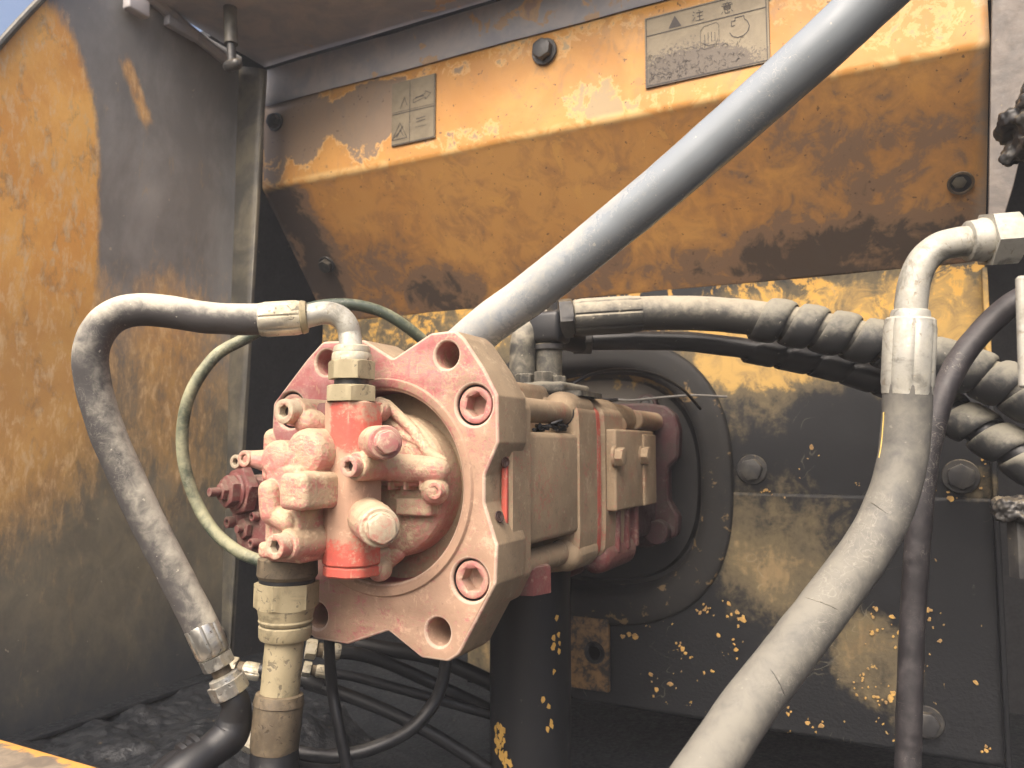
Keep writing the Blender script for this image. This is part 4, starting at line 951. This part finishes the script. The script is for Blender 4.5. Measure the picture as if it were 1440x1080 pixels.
for k_ in range(14): pr += [(.041+k_*.0032, .0150), (.041+k_*.0032+.0016, .0172)]
mb.lathe(n0, tt2, pr, 36); part('thread', mb, M['zinc'], hc)
pc_ = path([(1276, 540), (1274, 600), (1268, 650), (1252, 708), (1222, 768), (1168, 842), (1110, 918), (1055, 990), (1008, 1058), (962, 1128)], [.75, .748, .744, .735, .722, .70, .675, .65, .625, .60])
part('rubber_tube', bumpy_tube(pc_, .0222, 34, 12, .0006), M['hose_right'], hc, 60)
# bend creases across it
sp_, ra_ = spline(pc_, .0222, 12); fr = frames(sp_)
for i, (u0, u1) in ((40, (-.1, .8)), (63, (-.5, .9)), (79, (-.9, .2))):
    t, a, b_ = fr[i]; v = -sp_[i].normalized(); v = (v-t*v.dot(t)).normalized(); w_ = t.cross(v); mb = MB()
    pts = []
    for k_ in range(13):
        th = u0+(u1-u0)*k_/12; d = v*math.cos(th)+w_*math.sin(th); pts.append(sp_[i]+d*.0221+t*(.004*math.sin(th*2+i)+.0006*mnoise.noise(Vector((k_*.9, i, 0)))))
    mb.tube(pts, [.0001]+[.0003, .00045, .0003, .0004, .0003, .0005, .0003, .0004, .0003, .0004, .0003]+[.0001], 6, 2); part('crease', mb, M['bolt'], hc)
# printed yellow line down its left side
sp_, _ = spline(pc_, 1, 12); fr = frames(sp_); mb = MB(); camd = FW
for i in range(8, 34):
    t, a, b_ = fr[i]; v = (t.cross(sp_[i].normalized())).normalized(); v = v if v.dot(RT) < 0 else -v
    if i < 24:
        p0_ = sp_[i]+(v-sp_[i].normalized()*.55).normalized()*.0226; t1 = fr[i+1][0]; v1 = (t1.cross(sp_[i+1].normalized())).normalized(); v1 = v1 if v1.dot(RT) < 0 else -v1
        p1_ = sp_[i+1]+(v1-sp_[i+1].normalized()*.55).normalized()*.0226; mb.tube([p0_, p1_], .0006, 6, 1)
part('printed_line', mb, M['stripe'], hc)

# ---- D: thinner black hose behind it
pd_ = path([(1475, 398), (1448, 414), (1420, 430), (1385, 461), (1348, 508), (1322, 565), (1305, 632), (1296, 700), (1289, 780), (1283, 880), (1279, 985), (1276, 1100)], [.92, .94, .95, .96, .96, .95, .945, .94, .935, .93, .92, .91])
od = part('hydraulic_hose', bumpy_tube(pd_, .0145, 26, 10, .0006), M['hose_thin'], None, 60); tag(od, 'thin purplish black hose hanging down beside the thick right hose', 'hose')
mb = MB(); mb.cyl(PD(1441, 546, .60), (.02, 0, 1), .0042, .088, .002); o = part('grab_rod', mb, M['white']); tag(o, 'pale upright rod cut by the right edge of the picture', 'rod')

# ---- E, F: hoses with spiral guard
def spiral(pts, r, pitch, wd, th, parent, s0=0., s1=1., mat='wrap', seg=12):
    pa_, _ = spline(pts, 1, 24); fr_ = frames(pa_); S = [0]
    for p, q in zip(pa_, pa_[1:]): S.append(S[-1]+(q-p).length)
    a0 = S[-1]*s0; a1 = S[-1]*s1; rings = []; n = int((a1-a0)/pitch*22); j = 0
    for i in range(n+1):
        s = a0+(a1-a0)*i/n
        while j < len(S)-2 and S[j+1] < s: j += 1
        f = (s-S[j])/max(S[j+1]-S[j], 1e-9); p = pa_[j].lerp(pa_[j+1], f); t, a, b_ = fr_[j]
        ph = -2*pi*(s-a0)/pitch; d = a*math.cos(ph)+b_*math.sin(ph); tg = (b_*math.cos(ph)-a*math.sin(ph))
        hl = (tg*-2*pi*r+t*pitch).normalized(); ws = hl.cross(d).normalized(); ring = []
        for k_ in range(seg):
            w_ = 2*pi*k_/seg; ring.append(p+d*(r+th*.5+th*.75*math.sin(w_))+ws*wd/2*math.copysign(abs(math.cos(w_))**.8, math.cos(w_)))
        rings.append(ring)
    mb = MB(); mb.loft(rings); return part('spiral_guard', mb, M[mat], parent, 50)
he = thing('hydraulic_hose', 'dusty hose with grey spiral guard running right from the crimped sleeve behind the pump', 'hose', PD(900, 445, 1.2))
pe = path([(840, 444), (900, 441), (960, 440), (1020, 443), (1080, 450), (1150, 463), (1230, 482), (1310, 505), (1380, 528), (1440, 556), (1500, 600)], [1.20, 1.20, 1.19, 1.18, 1.16, 1.14, 1.12, 1.10, 1.08, 1.05, 1.02])
part('rubber_tube', bumpy_tube(pe, .0265, 28, 8, .0006), M['hose_spiral'], he, 60)
spiral(pe, .0258, .045, .0375, .0072, he, .36, .99)
f0 = PD(806, 447, 1.20); f1 = PD(902, 441, 1.20); ferrule(f0, f1, .0290, M['hose_spiral'], he)
mb = MB(); tt = dirn(f0, f1); mb.hexa(f0-tt*.022, tt, .0285, .022, .3); part('swivel_nut', mb, M['bolt'], he)
hf = thing('hydraulic_hose', 'black oily hose with spiral guard running right just below the dusty spiral hose', 'hose', PD(900, 480, 1.25))
pf = path([(826, 480), (900, 479), (970, 481), (1040, 489), (1110, 502), (1180, 518), (1250, 541), (1310, 566), (1370, 600), (1430, 638), (1500, 690)], [1.27, 1.26, 1.25, 1.24, 1.22, 1.20, 1.17, 1.14, 1.10, 1.06, 1.02])
part('rubber_tube', bumpy_tube(pf, [.015, .0155, .016, .0165, .0175, .0185, .0195, .0205, .022, .023, .024], 24, 8, .0008), M['black'], hf, 60)
spiral(pf, .0185, .050, .040, .0035, hf, .36, .70, 'black'); spiral(pf, .0225, .050, .040, .0075, hf, .70, .995, 'wrap')
mb = MB(); mb.hexa(PD(806, 480, 1.27), RT, .020, .03, .2); part('swivel_nut', mb, M['bolt'], hf)

# ---- outlet manifold and its two stub pipes behind the flange
om = thing('outlet_manifold', 'grey bolted outlet flange with two upright stub pipes behind the pink pump flange', 'manifold', PY(760, 550, 1.06))
a = PY(722, 562, 1.03); c_ = PY(806, 530, 1.03)
mb = MB(); mb.boxb((a.x-.01, 1.02, .075), (c_.x-.012, 1.13, c_.z-.006), .006); mb.boxb((c_.x-.035, 1.03, .075), (c_.x+.012, 1.12, c_.z-.022), .005); part('clamp_block', mb, M['hose_spiral'], om)
for px, py in ((764, 527), (783, 533), (738, 530)):
    q = PY(px, py, 1.045 if px != 783 else 1.06); mb = MB(); mb.hexa(q-Vector((0, 0, .012)), Z, .0135, .016, px*.1); mb.cyl(q-Vector((0, 0, .017)), Z, .0165, .006); part('bolt', mb, M['hose_spiral'], om)
q = PY(735, 550, 1.07); mb = MB(); mb.tube([q, PY(735, 505, 1.07), PY(737, 478, 1.07), PY(748, 458, 1.085), PY(770, 448, 1.10)], .0205, 26, 8); part('stub_pipe', mb, M['hose_spiral'], om)
q = PY(772, 550, 1.09); mb = MB(); mb.tube([q, PY(772, 488, 1.09)], .0205, 26, 4); part('stub_pipe', mb, M['hose_spiral'], om)
mb = MB(); mb.lathe(PY(772, 494, 1.09), Z, [(0, .021), (.002, .0245), (.009, .0245), (.011, .021)], 36); part('pipe_collar', mb, M['bolt'], om)
q = PY(768, 462, 1.09); mb = MB(); mb.box(q, .032, .026, .024, .008); mb.tube([q, PD(806, 448, 1.20)], .0225, 20, 3); mb.tube([q+Vector((0, .02, -.01)), PD(820, 482, 1.27)], .018, 16, 3); part('tee_block', mb, M['black'], om)

# ---- G: thin green hose looping behind
pg = path([(374, 792), (336, 776), (302, 748), (276, 706), (259, 652), (257, 598), (270, 548), (303, 501), (345, 476), (392, 452), (440, 432), (490, 428), (535, 438), (575, 462), (606, 490), (632, 524)],
          [1.10, 1.11, 1.12, 1.13, 1.13, 1.13, 1.13, 1.14, 1.15, 1.16, 1.17, 1.18, 1.19, 1.20, 1.22, 1.24])
og = part('pilot_hose', bumpy_tube(pg, .0088, 16, 8, .0003), M['hose_green'], None, 60); tag(og, 'thin greenish hose making a wide loop behind the pump at the left', 'hose')

# ---- suction pipe, wires
sp2 = thing('suction_pipe', 'wide black oily upright suction pipe below the pump', 'pipe', PY(748, 1000, 1.06))
q = PY(746, 950, 1.06); mb = MB(); mb.cyl((q.x, 1.06, -.62), Z, .060, .46, .004, 48); part('pipe_body', mb, M['oilblack'], sp2)
mb = MB(); mb.lathe((q.x, 1.06, -.60), Z, [(0, .065), (.03, .065), (.034, .060)], 44); part('hose_clamp', mb, M['black'], sp2)
mb = MB(); rr = random.Random(5)
for bx, by, n_ in ((703, 1040, 26), (712, 1062, 14), (772, 1010, 5), (781, 890, 5), (783, 915, 3)):
    for k_ in range(n_):
        px = bx+rr.gauss(0, 5); py = by+rr.gauss(0, 13); d_ = ray(px, py)
        # meets the pipe's round side
        A_ = d_.x**2+d_.y**2; Bq = -2*(d_.x*q.x+d_.y*1.06); Cq = q.x**2+1.06**2-.0604**2; D_ = Bq*Bq-4*A_*Cq
        if D_ < 0: continue
        t_ = (-Bq-math.sqrt(D_))/(2*A_); P_ = d_*t_; nn_ = Vector((P_.x-q.x, P_.y-1.06, 0)).normalized(); u_ = nn_.cross(Z)
        m_ = rr.randint(5, 7); ring = [P_+nn_*.0005+(u_*math.cos(2*pi*j/m_)+Z*math.sin(2*pi*j/m_)*1.5)*rr.uniform(.0014, .0042) for j in range(m_)]
        mb.add(ring+[p_-nn_*.001 for p_ in ring], [tuple(range(m_))]+[(j, (j+1) % m_, m_+(j+1) % m_, m_+j) for j in range(m_)])
o = part('paint_flakes', mb, flat('yellow_flakes', (.50, .30, .07)), sp2); o['kind'] = 'stuff'
wr = thing('wire', 'thin pale wire sticking out across the opening frame', 'wire', PD(900, 560, 1.35))
mb = MB(); mb.tube(path([(865, 562), (890, 563), (930, 559), (975, 556), (1022, 558)], [1.36, 1.36, 1.37, 1.38, 1.39]), .0022, 8, 6); part('bare_end', mb, M['wire'], wr)
mb = MB(); mb.tube(path([(806, 557), (830, 560), (850, 563), (868, 562)], [1.34, 1.34, 1.35, 1.36]), .0036, 8, 6); part('sleeve', mb, M['black'], wr)
ow = MB(); ow.tube(path([(812, 575), (803, 548), (812, 536), (840, 524), (880, 520), (925, 528), (960, 548), (985, 575)], [1.25, 1.24, 1.24, 1.26, 1.29, 1.32, 1.35, 1.38]), .0028, 8, 8)
o = part('cable', ow, M['black']); tag(o, 'thin dark cable arching over the opening behind the pump', 'cable')

# ---- dark hoses low behind the flange
def low(name, label, px, dep, r, mat='oilblack', grp=None):
    t_ = thing(name, label, 'hose', PD(*px[0], dep if not isinstance(dep, (list, tuple)) else dep[0]))
    P_ = path(px, dep); part('rubber_tube', bumpy_tube(P_, r, 16, 8, .0004), M[mat], t_, 60); return t_, P_
def end_fit(t_, p, d, r):
    d = d.normalized(); mb = MB(); mb.hexa(p, d, r*1.3, r*1.6, .2); part('swivel_nut', mb, M['zinc'], t_)
    mb = MB(); mb.cyl(p+d*r*1.7, d, r*1.05, r*1.0); part('neck', mb, M['dirty'], t_)
    ferrule(p+d*r*2.6, p+d*r*5.2, r*1.25, M['zinc'], t_)
low('pilot_hose', 'thin black hose hanging straight down right of the steel pipe under the pump', [(462, 880), (464, 930), (468, 975), (476, 1020), (492, 1095)], [.98, .98, .98, .97, .96], .0072, 'black')
low('pilot_hose', 'black hose sweeping in a wide arc under the pump flange', [(628, 925), (622, 960), (608, 992), (578, 1025), (530, 1050), (480, 1062), (440, 1062), (400, 1052), (370, 1048)], [1.06, 1.04, 1.02, 1.0, .98, .97, .97, .98, 1.0], .0085, 'black')
t_, P_ = low('pilot_hose', 'upper dark hose with silver fitting under the pump flange', [(468, 916), (505, 920), (545, 932), (590, 952), (640, 975), (700, 1003)], [1.12, 1.13, 1.14, 1.15, 1.16, 1.18], .0095); end_fit(t_, PD(430, 912, 1.11), P_[1]-P_[0], .0095)
t_, P_ = low('pilot_hose', 'second dark hose with small silver end under the pump flange', [(450, 944), (500, 952), (560, 968), (620, 985), (700, 1008)], [1.10, 1.11, 1.12, 1.13, 1.15], .0072); end_fit(t_, PD(426, 940, 1.09), P_[1]-P_[0], .0070)
low('pilot_hose', 'lowest dark hose slanting down to the right under the pump', [(430, 960), (480, 975), (530, 994), (590, 1022), (650, 1058), (720, 1105)], [1.12, 1.12, 1.12, 1.12, 1.12, 1.12], .0095)
t_, P_ = low('pilot_hose', 'dark hose with nickel fitting just left of the steel pipe', [(455, 965), (420, 952), (385, 944), (366, 942)], [1.12, 1.12, 1.12, 1.12], .011); end_fit(t_, PD(322, 935, 1.12), P_[2]-P_[3], .010) if 0 else end_fit(t_, PD(318, 937, 1.12), P_[1]-P_[3], .010)
t_, P_ = low('pilot_hose', 'dark hose with two shiny nuts in the bottom gap beside the elbow fitting', [(388, 1052), (420, 1070), (470, 1085), (520, 1110)], [1.0, 1.0, 1.0, 1.0], .010); end_fit(t_, PD(345, 1036, 1.0), P_[1]-P_[0], .0105)
low('pilot_hose', 'dark hose crossing the bottom gap behind the wide arc', [(500, 905), (540, 912), (600, 922), (660, 945), (720, 975)], [1.2, 1.2, 1.2, 1.2, 1.2], .012)

# ---- clamp and rod at the right edge
cl = thing('pipe_clamp', 'fuzzy dirt covered clamp with a short upright rod, low at the right edge', 'clamp', PD(1430, 760, .8))
mb = MB(); mb.box(PD(1437, 716, .8), .024, .02, .012, .006); mb.box(PD(1428, 712, .8), .02, .016, .008, .005)
me = evald(mb, 'clamp_head', M['bolt'], [('REMESH', dict(mode='VOXEL', voxel_size=.0014))])
swell(me, lambda p: mnoise.noise(p*120)*.004+mnoise.noise(p*330)*.0025)
o = bpy.data.objects.new('clamp_head', me); COL.objects.link(o); attach(o, cl)
mb = MB(); mb.hexa(PD(1438, 812, .8), Z, .0105, .062, .2); part('rod', mb, M['bolt'], cl)

# ---------------------------------------------------------------- added thin volume standing in for lens glare
hz = MB(); hz.boxb((-3.2, -1.2, -1.7), (2.2, 2.6, 1.3), 0)
hm = bpy.data.materials.new('glare_veil'); hm.use_nodes = True; nt_ = hm.node_tree
for n_ in list(nt_.nodes):
    if n_.type == 'BSDF_PRINCIPLED': nt_.nodes.remove(n_)
pv_ = nt_.nodes.new('ShaderNodeVolumePrincipled'); pv_.inputs['Color'].default_value = (.92, .94, 1, 1); pv_.inputs['Density'].default_value = .014; pv_.inputs['Anisotropy'].default_value = 0
nt_.links.new(pv_.outputs[0], nt_.nodes['Material Output'].inputs['Volume'])
ho_ = part('glare_haze', hz, hm, None, 30, False); ho_['kind'] = 'stuff'
